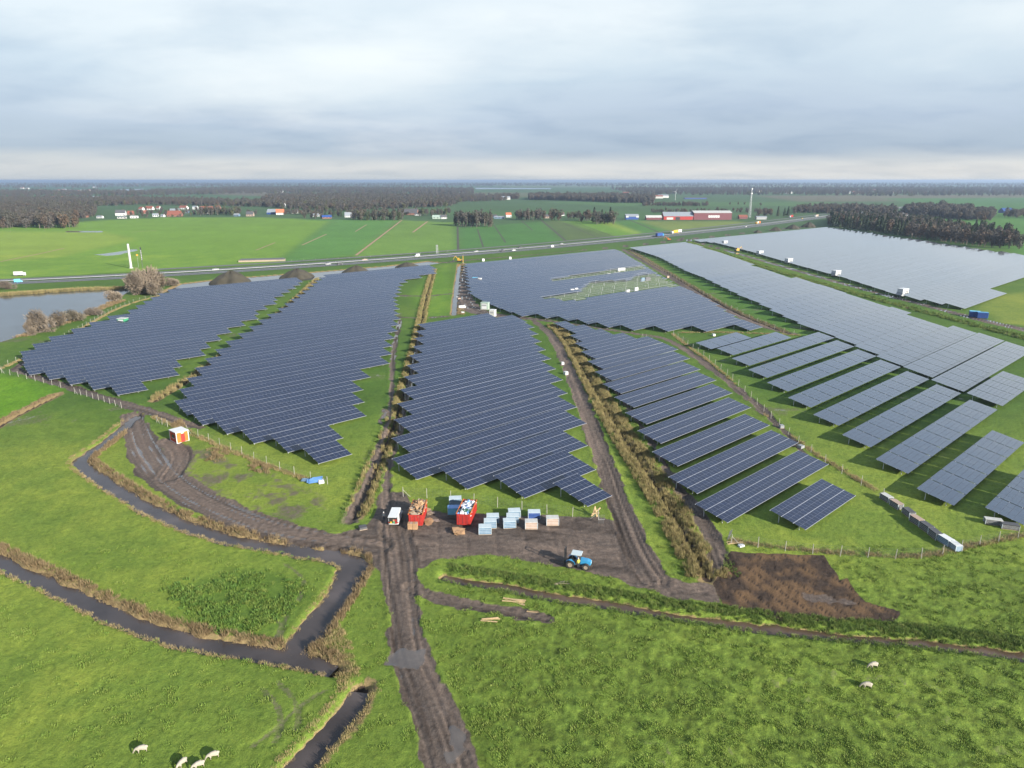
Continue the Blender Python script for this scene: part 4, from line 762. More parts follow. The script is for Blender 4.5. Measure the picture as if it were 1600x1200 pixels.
# ------------------------------------------------------------------ trees
TR = {}
for k_, a in dict(bare=(16, 11, 1.6, 620, .62, MT['bare']), bare2=(14, 9, 1.2, 520, .58, MT['bare']), autumn=(13, 9, 1.2, 520, .58, MT['autumn']), green=(12, 9, 1.0, 520, .58, MT['greentree']), dome=(12, 12, .6, 620, .6, MT['autumn'])).items():
    TR[k_] = [crown('tree', *a, seed=hash(k_) % 7 + i * 13 + len(k_)) for i in range(3)]
TR['conifer'] = [crown('tree', 15, 6.4, .6, 520, .7, MT['conifer'], 5 + i, 'cone') for i in range(3)]
TR['poplar'] = [crown('tree', 20, 7, 1.6, 640, .6, MT['bare'], 60 + i, thin=False) for i in range(3)]
TR['bush'] = [crown('bush', 6, 7, .3, 2600, .7, MT['bush'], 80 + i, thin=True, trunk_r=.014) for i in range(3)]
CT = proto_collection('wood_mixed', [TR[k_][i][0] for k_ in ('bare', 'bare2', 'autumn', 'green', 'bare') for i in range(2)]); C_BARE = proto_collection('wood_bare', [TR[k_][i][0] for k_ in ('bare', 'bare2', 'bare2', 'autumn') for i in range(3)]); C_DARK = proto_collection('wood_dark', [TR[k_][i][0] for k_ in ('bare', 'conifer', 'autumn') for i in range(3)])
CT2, CT = CT, cos(TILT)
NT = [0]
def tree(kind, px, py, h, label, cat='tree', group=None, w=None, name=None):
    x, y = at(px, py); i = NT[0]; NT[0] += 1; me, tk, cr = TR[kind][i % 3]; base_h = {'bare': 16, 'bare2': 14, 'autumn': 13, 'green': 12, 'dome': 12, 'conifer': 15, 'poplar': 20, 'bush': 6}[kind]
    base_w = {'bare': 11, 'bare2': 9, 'autumn': 9, 'green': 9, 'dome': 12, 'conifer': 6, 'poplar': 6, 'bush': 7}[kind]
    s = h / base_h; sw = s if w is None else w / base_w
    o = empty(name or {'conifer': 'conifer_tree', 'bush': 'bush'}.get(kind, 'tree'), (x, y, ground_z(x, y)), random.uniform(0, 6), label, cat, group); o.scale = (sw, sw, s)
    inst('trunk', tk, o); inst('crown', cr, o); return o
def clump(items, lab, group, kinds, hs):
    for i, p in enumerate(items):
        k_ = kinds[i % len(kinds)]; tree(k_, p[0], p[1], hs * random.uniform(.85, 1.12), f'{lab}, {ordn(i)} from the left', 'tree', group)
def row(x0, x1, y, n, jy=1.2): return [(x0 + (x1 - x0) * (i + random.uniform(-.3, .3)) / max(1, n - 1), y + random.uniform(-jy, 0)) for i in range(n)]
clump(row(713, 768, 355.5, 15, 3.5), 'tall leafless tree in the square clump beyond the motorway', 'trees of the square clump', ['poplar', 'bare'], 22)
clump(row(806, 850, 344.5, 11, 2.5), 'dark brown tree in the wide clump behind the striped fields', 'trees of the wide brown clump', ['bare', 'autumn', 'bare2'], 18)
clump(row(862, 874, 345, 3, 1), 'rusty tree right of the little pale barn', 'rusty trees by the little barn', ['autumn', 'bare'], 19)
clump(row(886, 903, 342, 4, 1), 'small brown tree behind the green strips', 'small brown trees', ['autumn', 'bare2'], 14)
clump(row(906, 926, 347, 6, 3), 'dark tree in the pair of clumps by the green strips', 'dark trees by the green strips', ['bare', 'autumn'], 17)
clump(row(928, 958, 350.5, 8, 3), 'tall dark tree at the end of the green strips', 'tall dark trees', ['conifer', 'bare', 'bare2'], 20)
clump(row(552, 630, 344.5, 20, 1.5), 'leafless roadside tree in the long farm row', 'leafless farm row trees', ['bare2', 'bare', 'green'], 17)
clump(row(478, 500, 342, 4, 1.5), 'bare tree left of the white farm shed', 'bare trees by the white shed', ['bare2'], 13)
clump(row(508, 534, 339, 5, 1), 'dark conifer among the farm houses', 'dark farm conifers', ['conifer', 'autumn'], 13)
clump(row(655, 702, 338, 9, 2), 'pale leafless tree behind the brick farmhouse', 'pale trees behind the farmhouse', ['bare2', 'green', 'bare'], 14)
clump(row(1217, 1233, 338, 3, 0), 'pointed conifer beside the motorway mast', 'pointed conifers by the mast', ['conifer'], 16)
clump([(1186, 338), (1196, 337), (1203, 337)], 'round dark tree mound right of the mast', 'round trees by the mast', ['dome'], 14)
clump(row(1240, 1312, 335, 15, 3), 'brown tree in the wood end by the motorway', 'brown trees by the motorway', ['bare', 'autumn', 'bare2'], 17)
clump(row(314, 372, 337, 14, 2), 'dark leafless tree at the village edge', 'village edge trees', ['bare', 'bare2', 'green'], 17)
clump(row(372, 400, 336, 3, 1), 'tree beside the pale farm buildings', 'trees by the pale farm', ['bare2'], 12)
clump(row(0, 118, 357, 30, 3), 'leafless tree at the front of the left wood', 'front trees of the left wood', ['bare', 'autumn', 'bare2', 'bare'], 20)
for i, p in enumerate(row(1, 118, 357, 1)): pass
clump([(1188, 322), (1163, 320), (1153, 320), (1140, 321)], 'single round tree in the green fields behind the mast', 'single field trees', ['autumn'], 9)
# near edge of the right-hand wood: conifers first, then brown trees
q = densify(ats([(1296, 353), (1330, 358), (1380, 364), (1440, 373), (1500, 381), (1560, 388), (1592, 389)]), 1); s = np.concatenate([[0], np.cumsum(np.linalg.norm(np.diff(q, axis=0), axis=1))]); nfr = 46
for i in range(nfr):
    k = s[-1] * i / (nfr - 1); x, y = [np.interp(k, s, q[:, j]) for j in (0, 1)]; kd_ = 'conifer' if i < 26 and i % 5 else ('autumn' if i % 3 else 'bare')
    depth = y * cos(PITCH) + CAM_H * sin(PITCH); ppx = 800 + F_PX * x / depth; down = CAM_H * cos(PITCH) - y * sin(PITCH); ppy = 600 + F_PX * down / depth
    tree(kd_, ppx, ppy, random.uniform(15, 20) if kd_ == 'conifer' else random.uniform(14, 18), ('dark conifer' if kd_ == 'conifer' else 'brown tree') + f' on the near edge of the right wood, {ordn(i)} from the left', 'tree', 'near edge of the right wood')
def wood(pts, coll, n, s0, s1, label, name='woodland'):
    P = ats(pts); q = in_poly(P, n); return scatter(name, coll, np.concatenate([q, np.zeros((len(q), 1))], 1), s0, s1, label, 'wood', (.85, 1.1))
wood([(1296, 352), (1340, 357), (1440, 370), (1500, 378), (1590, 387), (1585, 378), (1530, 366), (1460, 355), (1400, 346), (1330, 343), (1300, 345)], C_DARK, 620, .8, 1.15, 'dark mixed wood at right behind the panels')
wood([(1410, 334), (1440, 340), (1545, 346), (1552, 340), (1500, 331), (1430, 329)], C_BARE, 420, 1.0, 1.4, 'brown wood behind the meadow at right')
wood([(1240, 332), (1320, 334), (1400, 338), (1400, 330), (1330, 326), (1250, 328)], C_BARE, 260, .8, 1.1, 'brown copse behind the motorway bend')
wood([(1565, 341), (1640, 343), (1640, 335), (1575, 335)], CT2, 60, .7, 1.0, 'copse round the blue barn at the right edge')
wood([(-80, 358), (0, 357), (60, 352), (112, 345), (150, 338), (150, 330), (60, 326), (-80, 326)], C_BARE, 1500, .9, 1.35, 'brown wood at the left behind the bright meadow')
wood([(-100, 324), (60, 323), (180, 322), (220, 320), (330, 322), (420, 324), (430, 319), (330, 315), (180, 312), (-100, 312)], CT2, 2500, .8, 1.1, 'wooded belt behind the village')
wood([(400, 322), (480, 330), (560, 330), (640, 325), (700, 324), (720, 316), (700, 309), (560, 306), (420, 308)], CT2, 3600, .85, 1.2, 'broad brown wood in the middle distance')
wood([(640, 312), (720, 316), (790, 314), (800, 309), (740, 306), (650, 305)], C_BARE, 700, .8, 1.1, 'wood edge behind the farm fields')
wood([(826, 312.5), (900, 314), (960, 317), (1020, 317.5), (1022, 312), (960, 309), (830, 309)], C_BARE, 1500, 1.1, 1.5, 'long straight wood across the green fields')
wood([(772, 311), (810, 311.5), (810, 308.5), (775, 308.5)], C_BARE, 160, 1.0, 1.3, 'small far wood left of the long wood')
wood([(-200, 309), (200, 307), (370, 303), (560, 303), (740, 304.5), (740, 296), (500, 294), (370, 294), (200, 301.5), (-200, 300)], CT2, 5200, 1.0, 1.5, 'far wooded land on the left')
wood([(1000, 306), (1200, 305), (1400, 307), (1700, 306), (1900, 303), (1900, 295), (1400, 294.5), (950, 295.5)], CT2, 5200, 1.0, 1.5, 'far wooded town land on the right')
wood([(-300, 296), (150, 294.5), (180, 293), (700, 292), (820, 291), (1000, 293), (1900, 293), (2100, 287.6), (-500, 287.4)], CT2, 7500, 1.2, 2.0, 'woods on the horizon')
wood([(1000, 322), (1100, 322.5), (1110, 320.8), (1010, 320.2)], C_BARE, 130, .5, .8, 'low hedge line behind the red sheds')
wood([(200, 341), (310, 339), (310, 330), (215, 330)], CT2, 70, .4, .7, 'garden trees among the village houses'); wood([(420, 337), (700, 336), (700, 331), (430, 331)], CT2, 150, .45, .75, 'garden trees round the farms'); wood([(1010, 334), (1200, 333), (1200, 330), (1015, 331)], C_BARE, 90, .4, .7, 'hedge behind the red sheds')
# bushes round the pond
for i, (px, py, h, w, lab) in enumerate([(230, 458, 17, 15, 'large bare bush beside the pond under the motorway'), (214, 461, 12, 11, 'smaller bare bush left of the large one by the pond'), (248, 455, 11, 10, 'bare bush right of the large one by the pond'), (240, 462, 9, 9, 'low tan bush in front of the large bare bush'), (66, 520, 10, 10, 'pinkish bare bush on the near pond shore'), (92, 513, 8, 8, 'pinkish bush right of the tallest shore bush'), (115, 502, 6, 9, 'olive brown round bush on the pond shore'), (50, 523, 6, 6, 'low pale bush at the left of the shore bushes'), (178, 472, 6, 9, 'grey round bush at the pond corner'), (145, 492, 4, 9, 'low rusty bush on the pond shore'), (12, 452, 5, 9, 'rusty bush at the left edge by the motorway'), (268, 447, 5, 9, 'dark low bush right of the large bare bush')]):
    tree('bush', px, py, h, lab, 'bush', 'bushes round the pond', w)
# ------------------------------------------------------------------ things on the site
def place(px, py, dz=0.0):
    x, y = at(px, py); return (x, y, ground_z(x, y) + dz)
def heading(p, q):
    a, c = at(*p), at(*q); return math.atan2(c[1] - a[1], c[0] - a[0])
# fences: every post is a part, the wires and mesh are another
POST = MB().tube((0, 0, -.3), (0, 0, 1.9), .06, .055, 6).mesh('post', MT['post']); BRACE = MB().tube((0, 0, 0), (1.5, 0, 1.5), .045, .04, 5).mesh('brace', MT['post'])
def fence(pts, step, label, h=1.9, steel=False, r=None):
    P = densify(ats(pts), 1, smooth=1); s = np.concatenate([[0], np.cumsum(np.linalg.norm(np.diff(P, axis=0), axis=1))]); n = max(2, int(round(s[-1] / step)) + 1)
    pos = [tuple(np.interp(k, s, P[:, j]) for j in (0, 1)) for k in np.linspace(0, s[-1], n)]
    o0 = (pos[0][0], pos[0][1], 0); root = empty('wire_fence', o0, 0, label, 'fence')
    for x, y in pos: inst('post', POST, root, (x - o0[0], y - o0[1], ground_z(x, y)), (random.gauss(0, .03), random.gauss(0, .03), 0), (1, 1, h / 1.9 * random.uniform(.94, 1.05)))
    w = MB()
    for (a, c) in zip(pos[:-1], pos[1:]):
        za, zc = ground_z(*a), ground_z(*c)
        for k in np.linspace(.12, .95, 7):
            w.tube((a[0] - o0[0], a[1] - o0[1], za + h * k), (c[0] - o0[0], c[1] - o0[1], zc + h * k), .006, n=3, caps=False)
        for k in np.linspace(0, 1, 9)[1:-1]:
            x = a[0] + (c[0] - a[0]) * k - o0[0]; y = a[1] + (c[1] - a[1]) * k - o0[1]; z = za + (zc - za) * k; w.tube((x, y, z + h * .12), (x, y, z + h * .95), .004, n=3, caps=False)
    w.obj('wire_mesh', MT['steel'], root)
    for e, d in ((pos[0], pos[1]), (pos[-1], pos[-2])):
        a = math.atan2(d[1] - e[1], d[0] - e[0]); inst('brace', BRACE, root, (e[0] + cos(a) * 1.5 - o0[0], e[1] + sin(a) * 1.5 - o0[1], ground_z(*e)), (0, 0, a + pi))
    return root
fence([(0, 577), (60, 550), (130, 512), (190, 478), (262, 459)], 5, 'long wire fence with pale posts along the pond dike')
fence([(3, 583), (50, 594), (95, 606)], 5, 'short wire fence between the small green field and the track')
fence([(117, 615), (150, 624), (190, 638)], 3.2, 'close set pale posts with mesh at the field gateway')
fence([(245, 660), (262, 667)], 3.2, 'two pale gate posts left of the orange hut')
fence([(293, 676), (330, 690), (400, 720), (460, 743), (512, 757)], 4.6, 'wire fence between the orange hut and the solar rows')
fence([(630, 776), (700, 781), (775, 793), (860, 803), (935, 812)], 5, 'wire fence behind the pallets in the muddy yard', 2.1)
fence([(1142, 850), (1210, 860), (1270, 866), (1340, 871), (1430, 875), (1480, 866), (1530, 852), (1620, 836)], 4.2, 'curved wire fence on the grass at right behind the bare plot')
fence([(1052, 524), (1100, 558), (1150, 598), (1230, 680), (1290, 725), (1350, 762), (1380, 778)], 6, 'wire fence between the short right tables and the lane', 2.1)
fence([(1003, 528), (1010, 530)], 3, 'short fence end where the lane starts')
fence([(400, 408.5), (470, 408), (640, 398), (700, 394)], 9, 'low roadside fence beyond the motorway', 1.3)
fence([(985, 393), (1060, 436), (1150, 487), (1240, 524)], 8, 'wire fence along the left side of the big right block', 2.0)
# module pallets
def pallet_box(px, py, w, d, h, rz, body, lid, label, cat='pallet crate', group='pallets of modules in the yard', dark=False):
    o = empty('module_crate', place(px, py), rz, label, cat, group)
    for y in (-d / 2 + .08, 0, d / 2 - .08): MB().box(-w / 2, w / 2, y - .06, y + .06, 0, .12).obj('pallet_board', MT['wooddark'], o)
    MB().box(-w / 2 + .02, w / 2 - .02, -d / 2 + .02, d / 2 - .02, .123, h).obj('carton', body, o)
    st = MB()
    for k in range(1, 4): z = .12 + (h - .12) * k / 4; st.box(-w / 2 - .006, w / 2 + .006, -d / 2 - .006, d / 2 + .006, z - .012, z + .012)
    st.obj('strap', MT['white'] if not dark else MT['steel'], o)
    MB().box(-w / 2 - .03, w / 2 + .03, -d / 2 - .03, d / 2 + .03, h + .003, h + .07).obj('lid', lid, o)
    c = MB()
    for sx_ in (-1, 1):
        for sy_ in (-1, 1): c.box(sx_ * w / 2 - .035, sx_ * w / 2 + .035, sy_ * d / 2 - .035, sy_ * d / 2 + .035, .125, h)
    c.obj('corner_guard', MT['cartonlid'], o); return o
CB, CL = MT['carton'], MT['cartonlid']
for px, py, w, body, lid, dark, lab in [(711.5, 788, 2.3, CB, CL, 0, 'blue module crate behind its twin, left of the second red skip'), (709.5, 802, 2.3, MT['lightblue'], MT['bluefilm'], 0, 'deeper blue crate with blue film lid left of the second red skip'),
    (770, 815, 2.2, CB, CL, 0, 'rearmost blue crate in the row of three nearest the second skip'), (766, 823, 2.2, CB, CL, 0, 'middle blue crate in the row of three nearest the second skip'), (758, 833, 2.2, CB, CL, 0, 'front blue crate in the row of three nearest the second skip'),
    (803.5, 807, 2.2, CB, CL, 0, 'rearmost blue crate in the middle row of three in the yard'), (801, 815, 2.2, CB, CL, 0, 'central blue crate in the middle row of three in the yard'), (796, 823, 2.2, CB, CL, 0, 'front blue crate in the middle row of three in the yard'),
    (834.5, 809, 2.2, MT['navy'], CL, 1, 'dark blue open pallet of modules behind the pinkish crate'), (830, 824, 2.2, MT['pink'], MT['whitedirty'], 0, 'pinkish crate in front of the dark module pallet'), (863, 818.5, 2.2, MT['pink'], MT['whitedirty'], 0, 'pinkish crate standing alone at the right of the yard')]:
    pallet_box(px, py, w, 1.5, 1.35, .06 + random.uniform(-.05, .05), body, lid, lab, dark=dark)
line = [(1383, 782), (1401, 793), (1418, 805), (1433, 817), (1448, 829), (1462, 840), (1478, 850), (1492, 858)]
for i, (px, py) in enumerate(line):
    pallet_box(px + random.uniform(-2, 2), py + random.uniform(-1, 1), 2.3, 1.15, random.uniform(1.0, 1.3), heading(line[0], line[-1]) + random.uniform(-.14, .14), MT['darkgrey'] if i not in (6, 7) else CB, [MT['whitedirty'], MT['pink'], MT['darkgrey'], MT['pink'], MT['darkgrey'], MT['darkgrey'], MT['white'], MT['white']][i], ['pallet with a worn white lid at the far end of the diagonal line', 'pallet with a pinkish lid, second in the diagonal line', 'dark topped pallet, third from the far end of the diagonal line', 'pallet with a pinkish lid in the middle of the diagonal line',
        'dark topped pallet just past the middle of the diagonal line', 'dark topped pallet behind the white one in the diagonal line', 'pallet with a clean white lid near the end of the diagonal line', 'nearest pallet of the diagonal line, white, at the fence corner'][i], group='diagonal line of pallets on the grass')
pallet_box(1551, 819, 2.7, 1.2, 1.0, -.32, MT['darkgrey'], MT['whitedirty'], 'pallet with a white lid under the cut off solar table', group='two pallets under the table')
pallet_box(1577, 826, 2.7, 1.2, .95, -.32, MT['darkgrey'], MT['darkgrey'], 'dark pallet under the cut off solar table', group='two pallets under the table')
# two red skips
def skip(px, py, rz, label):
    o = empty('skip_container', place(px, py), rz, label, 'skip', 'red skips in the yard'); L, w, h, t_ = 6.2, 2.45, 2.35, .07
    b_ = MB(); b_.box(-w / 2, w / 2, 0, L, .22, .30); b_.box(-w / 2, -w / 2 + t_, .05, L, .302, h); b_.box(w / 2 - t_, w / 2, .05, L, .302, h); b_.box(-w / 2 + t_, w / 2 - t_, L - t_, L, .302, h); b_.obj('container_body', MT['red'], o)
    for sgn in (-1, 1):
        for k in range(8): y = .35 + k * (L - .7) / 7; MB().box(*sorted((sgn * (w / 2 + .002), sgn * (w / 2 + .09))), y - .06, y + .06, .31, h - .12).obj('rib', MT['red'], o)
        MB().box(*sorted((sgn * (w / 2 - .03), sgn * (w / 2 + .12))), 0, L, h + .002, h + .11).obj('top_rail', MT['orange'], o)
        MB().box(sgn * .75 - .09, sgn * .75 + .09, .1, L - .1, 0, .215).obj('skid', MT['darkgrey'], o)
    for k in range(3):
        x0 = -w / 2 + .03 + k * (w - .06) / 3; d = MB().box(x0 + .02, x0 + (w - .06) / 3 - .02, -.06, .04, .31, h - .02).obj('door_panel', MT['red'], o)
        MB().box(x0 + .30, x0 + .36, -.10, -.062, .5, h - .3).obj('locking_bar', MT['darkred'], d)
    return o
def heap(nm, px, py, rz, n, mats, label, cat, zr, size, flat=.5, thick=.03):
    o = place(px, py); b_ = MB(); ca, sa = cos(rz), sin(rz)
    for i in range(n):
        lx, ly = random.uniform(-.95, .95), random.uniform(.4, 5.8); z = random.uniform(*zr) + .35 * (1 - abs(lx)) ; a = size * random.uniform(.5, 1.2); c = size * random.uniform(.4, .9)
        T = Matrix.Translation((lx, ly, z)) @ Matrix.Rotation(random.uniform(0, 6), 4, 'Z') @ Matrix.Rotation(random.gauss(0, flat), 4, 'X') @ Matrix.Rotation(random.gauss(0, flat), 4, 'Y')
        b_.box(-a / 2, a / 2, -c / 2, c / 2, 0, thick * random.uniform(.6, 6), random.randrange(len(mats)), T)
    return tag(b_.obj(nm, mats, None, o, (0, 0, rz)), label, cat, None, 'stuff')
s1 = (649.5, 823); s2 = (724, 822)
skip(*s1, -.02, 'red skip overfilled with torn cardboard, left in the yard'); skip(*s2, -.15, 'red skip full of white plastic film, right in the yard')
heap('cardboard_heap', *s1, -.02, 90, [MT['tan'], MT['tan'], MT['pink'], MT['wooddark']], 'torn brown cardboard piled high in the left skip', 'cardboard', (1.7, 2.5), 1.1, .35)
heap('plastic_heap', *s2, -.15, 110, [MT['plastic'], MT['plastic'], MT['plastic'], MT['bluefilm']], 'crumpled white and blue plastic film in the right skip', 'plastic waste', (1.5, 2.15), .8, .7, .08)
def bag(px, py, r, z, label, m):
    bm = bmesh.new(); bmesh.ops.create_icosphere(bm, subdivisions=3, radius=r)
    for v in bm.verts:
        k = 1 + .16 * math.sin(v.co.x * 9 / r) * math.sin(v.co.y * 7 / r + 1) + .07 * math.sin(v.co.z * 15 / r); v.co = Vector((v.co.x * k * 1.15, v.co.y * k, v.co.z * k * .62))
    me = bpy.data.meshes.new('rubbish_bag'); bm.to_mesh(me); bm.free(); me.materials.append(m); p = place(px, py, z); return tag(link(bpy.data.objects.new('rubbish_bag', me)), label, 'rubbish bag'), p
o_, p = bag(s2[0], s2[1], .95, 0, 'dark green bag at the open end of the plastic filled skip', MT['greenbag']); x, y, z = p; o_.location = (x + .25, y + 1.25, z + 2.2)
for dx, lab in ((-.85, 'tan cardboard box, left of two against the left skip'), (.05, 'paler cardboard box, right of two against the left skip')):
    x, y, z = place(*s1); o = empty('cardboard_box', (x + dx, y - .75, z), random.uniform(-.05, .05), lab, 'box', 'boxes against the left skip')
    MB().box(-.42, .42, -.42, .42, 0, 1.15).obj('carton', MT['tan'], o); MB().box(-.42, -.01, -.43, .43, 1.153, 1.17).obj('flap', MT['tan'], o); MB().box(.01, .42, -.43, .43, 1.153, 1.175).obj('flap', MT['pink'], o)
def sheets(px, py, n, size, label, m, nm='cardboard_sheet', h=.05, cat='cardboard'):
    o = empty(nm, place(px, py), random.uniform(0, 3), label, cat)
    for i in range(n):
        a, c = size * random.uniform(.8, 1.2), size * random.uniform(.5, .8)
        MB().box(-a / 2, a / 2, -c / 2, c / 2, 0, .03).obj('sheet', m, o, (random.uniform(-.5, .5), random.uniform(-.4, .4), .03 + h * i), (random.gauss(0, .16), random.gauss(0, .16), random.uniform(0, 3)))
sheets(664, 800, 4, 1.4, 'leaning cardboard sheets right of the left skip', MT['tan'], h=.3); sheets(671, 803, 3, 1.5, 'greyish cardboard sheets on the mud beside the left skip', MT['wooddark'], h=.12); sheets(667, 816, 4, 1.7, 'tan cardboard flats at the corner of the left skip', MT['tan'], h=.14)
sheets(683, 812, 2, 1.4, 'single brown cardboard flat between the skips', MT['pink'], h=.05); sheets(717, 832, 8, 1.7, 'loose pile of tan cardboard in front of the right skip', MT['tan'], h=.08)
def timbers(px, py, n, L, rz, label, m=None):
    o = empty('timber_stack', place(px, py), rz, label, 'timber')
    for i in range(n): MB().box(-L / 2, L / 2, -.09, .09, 0, .08).obj('plank', m or MT['wood'], o, (random.uniform(-.3, .3), random.uniform(-.5, .5), .02 + .085 * (i // 2)), (0, 0, random.gauss(0, .16)))
timbers(804, 938, 5, 3.4, -.35, 'sawn planks lying on grass by the small ditch'); timbers(766, 969, 3, 2.4, -.1, 'short sawn planks on the meadow below the side track'); timbers(832, 953, 2, 2.0, -.1, 'two thin planks at the end of the side track')
timbers(875, 913, 3, 2.4, .35, 'dark plank across the rushes below the tractor', MT['wooddark']); timbers(1148, 849, 4, 2.4, .05, 'stack of sawn planks at the corner of the bare plot')
o = empty('pallet', place(1158, 854), .4, 'small white sack by the timber at the plot corner', 'sack'); bm = MB().box(-.5, .5, -.3, .3, 0, .3).obj('sack_body', MT['plastic'], o); MB().box(-.1, .1, -.35, .35, .303, .36).obj('tie', MT['white'], o); o.name = 'sack'
def frames(px, py, label, rz):
    o = empty('steel_trestle', place(px, py), rz, label, 'trestle')
    for k in range(5): MB().tube((k * .22, 0, 0), (k * .22 + .1, -.35, 1.9), .035, n=5).obj('bar', MT['steel'], o)
    MB().tube((-.1, -.16, .9), (1.1, -.16, .9), .035, n=5).obj('cross_bar', MT['steel'], o)
frames(935, 818, 'leaning grey steel bars beside the crossed timber', .1); frames(1136, 845, 'leaning grey bars at the corner of the bare plot', .8)
o = empty('timber_trestle', place(931, 806), .2, 'crossed pale timber frame at the right end of the yard', 'timber')
for a, c in (((-.9, 0, .1), (.9, .2, 1.5)), ((-.5, .3, 0), (-.3, 0, 1.7)), ((.1, -.3, 0), (-.2, .2, 1.9)), ((-.8, -.2, .6), (.5, -.4, .8))): MB().tube(a, c, .16, .14, 6).obj('beam', MT['wood'], o)
# orange hut
def hut():
    o = empty('site_hut', place(281, 688), 0, 'orange and white site hut with a pale roof beside the mud curve', 'site hut'); w, d, h = 3.0, 3.6, 2.7; o.rotation_euler = (0, 0, .85)
    MB().box(-w / 2 + .06, w / 2 - .06, -d / 2 + .06, d / 2 - .06, .12, h - .1).obj('wall', MT['redorange'], o)
    MB().box(-w / 2 - .05, w / 2 + .05, -d / 2 - .05, d / 2 + .05, h - .097, h + .06).obj('roof', MT['white'], o); MB().box(-w / 2, w / 2, -d / 2, d / 2, 0, .117).obj('floor_frame', MT['white'], o)
    for sx_ in (-1, 1):
        for sy_ in (-1, 1): MB().box(*sorted((sx_ * w / 2, sx_ * (w / 2 - .16))), *sorted((sy_ * d / 2, sy_ * (d / 2 - .16))), .12, h - .1).obj('corner_post', MT['white'], o)
    MB().box(-w / 2 + .17, w / 2 - .17, -d / 2 + .03, -d / 2 + .057, .2, h - .15).obj('front_panel', MT['orange'], o)
    dr = MB().box(-.35, .55, -d / 2 - .015, -d / 2 + .027, .15, 2.15).obj('door', MT['red'], o); MB().tube((.42, -d / 2 - .05, 1.1), (.42, -d / 2 - .05, 1.3), .03).obj('handle', MT['black'], dr); MB().box(-.25, .35, -d / 2 - .025, -d / 2 + .02, 2.25, 2.45).obj('sign', MT['white'], o)
    wn_ = MB().box(-w / 2 + .02, -w / 2 + .057, -.7, .6, 1.1, 1.9).obj('window', MT['glass'], o); MB().box(-w / 2 - .01, -w / 2 + .05, -.78, .68, 1.0, 1.08).obj('sill', MT['white'], wn_)
hut()
# tipped modules beside the fence
o = empty('module_pile', place(490, 754), -.1, 'pile of tipped blue modules by the fence, flat sheets at left', 'module pile')
for i, (x, y, z, rx, ry, rz) in enumerate([(-1.6, .5, .25, .1, .06, .12), (-1.5, .5, .33, .1, .04, .05), (.3, -.3, .55, .42, -.1, .25), (.5, -.2, .72, .40, -.12, .2), (.7, .2, .8, .35, -.15, .1), (-.2, .0, .35, .25, .05, .3)]): MB().box(-1.14, 1.14, -.57, .57, 0, .04).obj('module', MT['bluefilm'] if i > 1 else MT['carton'], o, (x, y, z), (rx, ry, rz))
MB().box(-.55, .55, -.4, .4, 0, .8).obj('carton', MT['plastic'], o, (1.7, -.1, 0), (0, 0, .5))
# ------------------------------------------------------------------ vehicles
def wheel_mesh(r, w, rim=MT['steel']):
    t_ = MB().tube((-w / 2, 0, 0), (w / 2, 0, 0), r, n=18).mesh('tyre', MT['rubber']); m_ = MB().tube((-w / 2 - .01, 0, 0), (w / 2 + .01, 0, 0), r * .56, n=14).mesh('rim', rim); return t_, m_
def wheel(parent, pos, W): t_ = inst('tyre', W[0], parent, pos); inst('rim', W[1], t_); return t_
W_CAR = wheel_mesh(.33, .22); W_TRUCK = wheel_mesh(.52, .34); W_REAR = wheel_mesh(.66, .42, MT['wooddark']); W_FRONT = wheel_mesh(.58, .38, MT['wooddark'])
def loft(sections, mi=0, mb=None):
    """sections along y: (y, half width bottom, half width top, z0, z1)"""
    mb = mb or MB(); v = []
    for y, wb, wt, z0, z1 in sections: v += [(-wb, y, z0), (wb, y, z0), (wt, y, z1), (-wt, y, z1)]
    n = len(sections); f = []
    for i in range(n - 1):
        for k in range(4): f.append((i * 4 + k, i * 4 + (k + 1) % 4, (i + 1) * 4 + (k + 1) % 4, (i + 1) * 4 + k))
    f += [(3, 2, 1, 0), tuple((n - 1) * 4 + k for k in range(4))]; return mb.add(v, f, mi)
def car(loc, rz, m, label, cat='car', group='cars on the motorway', van=False):
    o = empty('van' if van else 'car', loc, rz, label, cat, group); H = 1.0 if not van else 1.15
    loft([(-2.15, .78, .74, .35, .75), (-2.0, .86, .84, .25, .92), (-.9, .88, .86, .22, .98), (.9, .88, .86, .22, .98), (1.9, .86, .82, .25, .86), (2.2, .76, .70, .35, .65)]).obj('body', m, o)
    if van: loft([(-2.1, .84, .78, .96, 2.0), (.9, .84, .78, .985, 2.05), (1.6, .82, .70, .985, 1.15)]).obj('cabin', m, o)
    else: loft([(-1.6, .80, .62, .985, 1.02), (-.95, .80, .62, .985, 1.42), (.35, .80, .62, .985, 1.42), (1.05, .80, .70, .985, 1.0)]).obj('cabin', MT['glass'], o); 
    if not van: loft([(-.95, .63, .60, 1.425, 1.46), (.35, .63, .60, 1.425, 1.46)]).obj('roof', m, o)
    else: loft([(.92, .80, .72, 1.45, 1.95), (1.32, .82, .72, 1.45, 1.60)]).obj('windscreen', MT['glass'], o)
    for sx_ in (-.78, .78):
        for y in (-1.3, 1.35): wheel(o, (sx_, y, .33), W_CAR)
        MB().box(sx_ - .12, sx_ + .12, 2.12, 2.2, .62, .74).obj('headlight', MT['white'], o); MB().box(sx_ - .1, sx_ + .1, -2.17, -2.1, .62, .78).obj('tail_light', MT['red'], o)
    return o
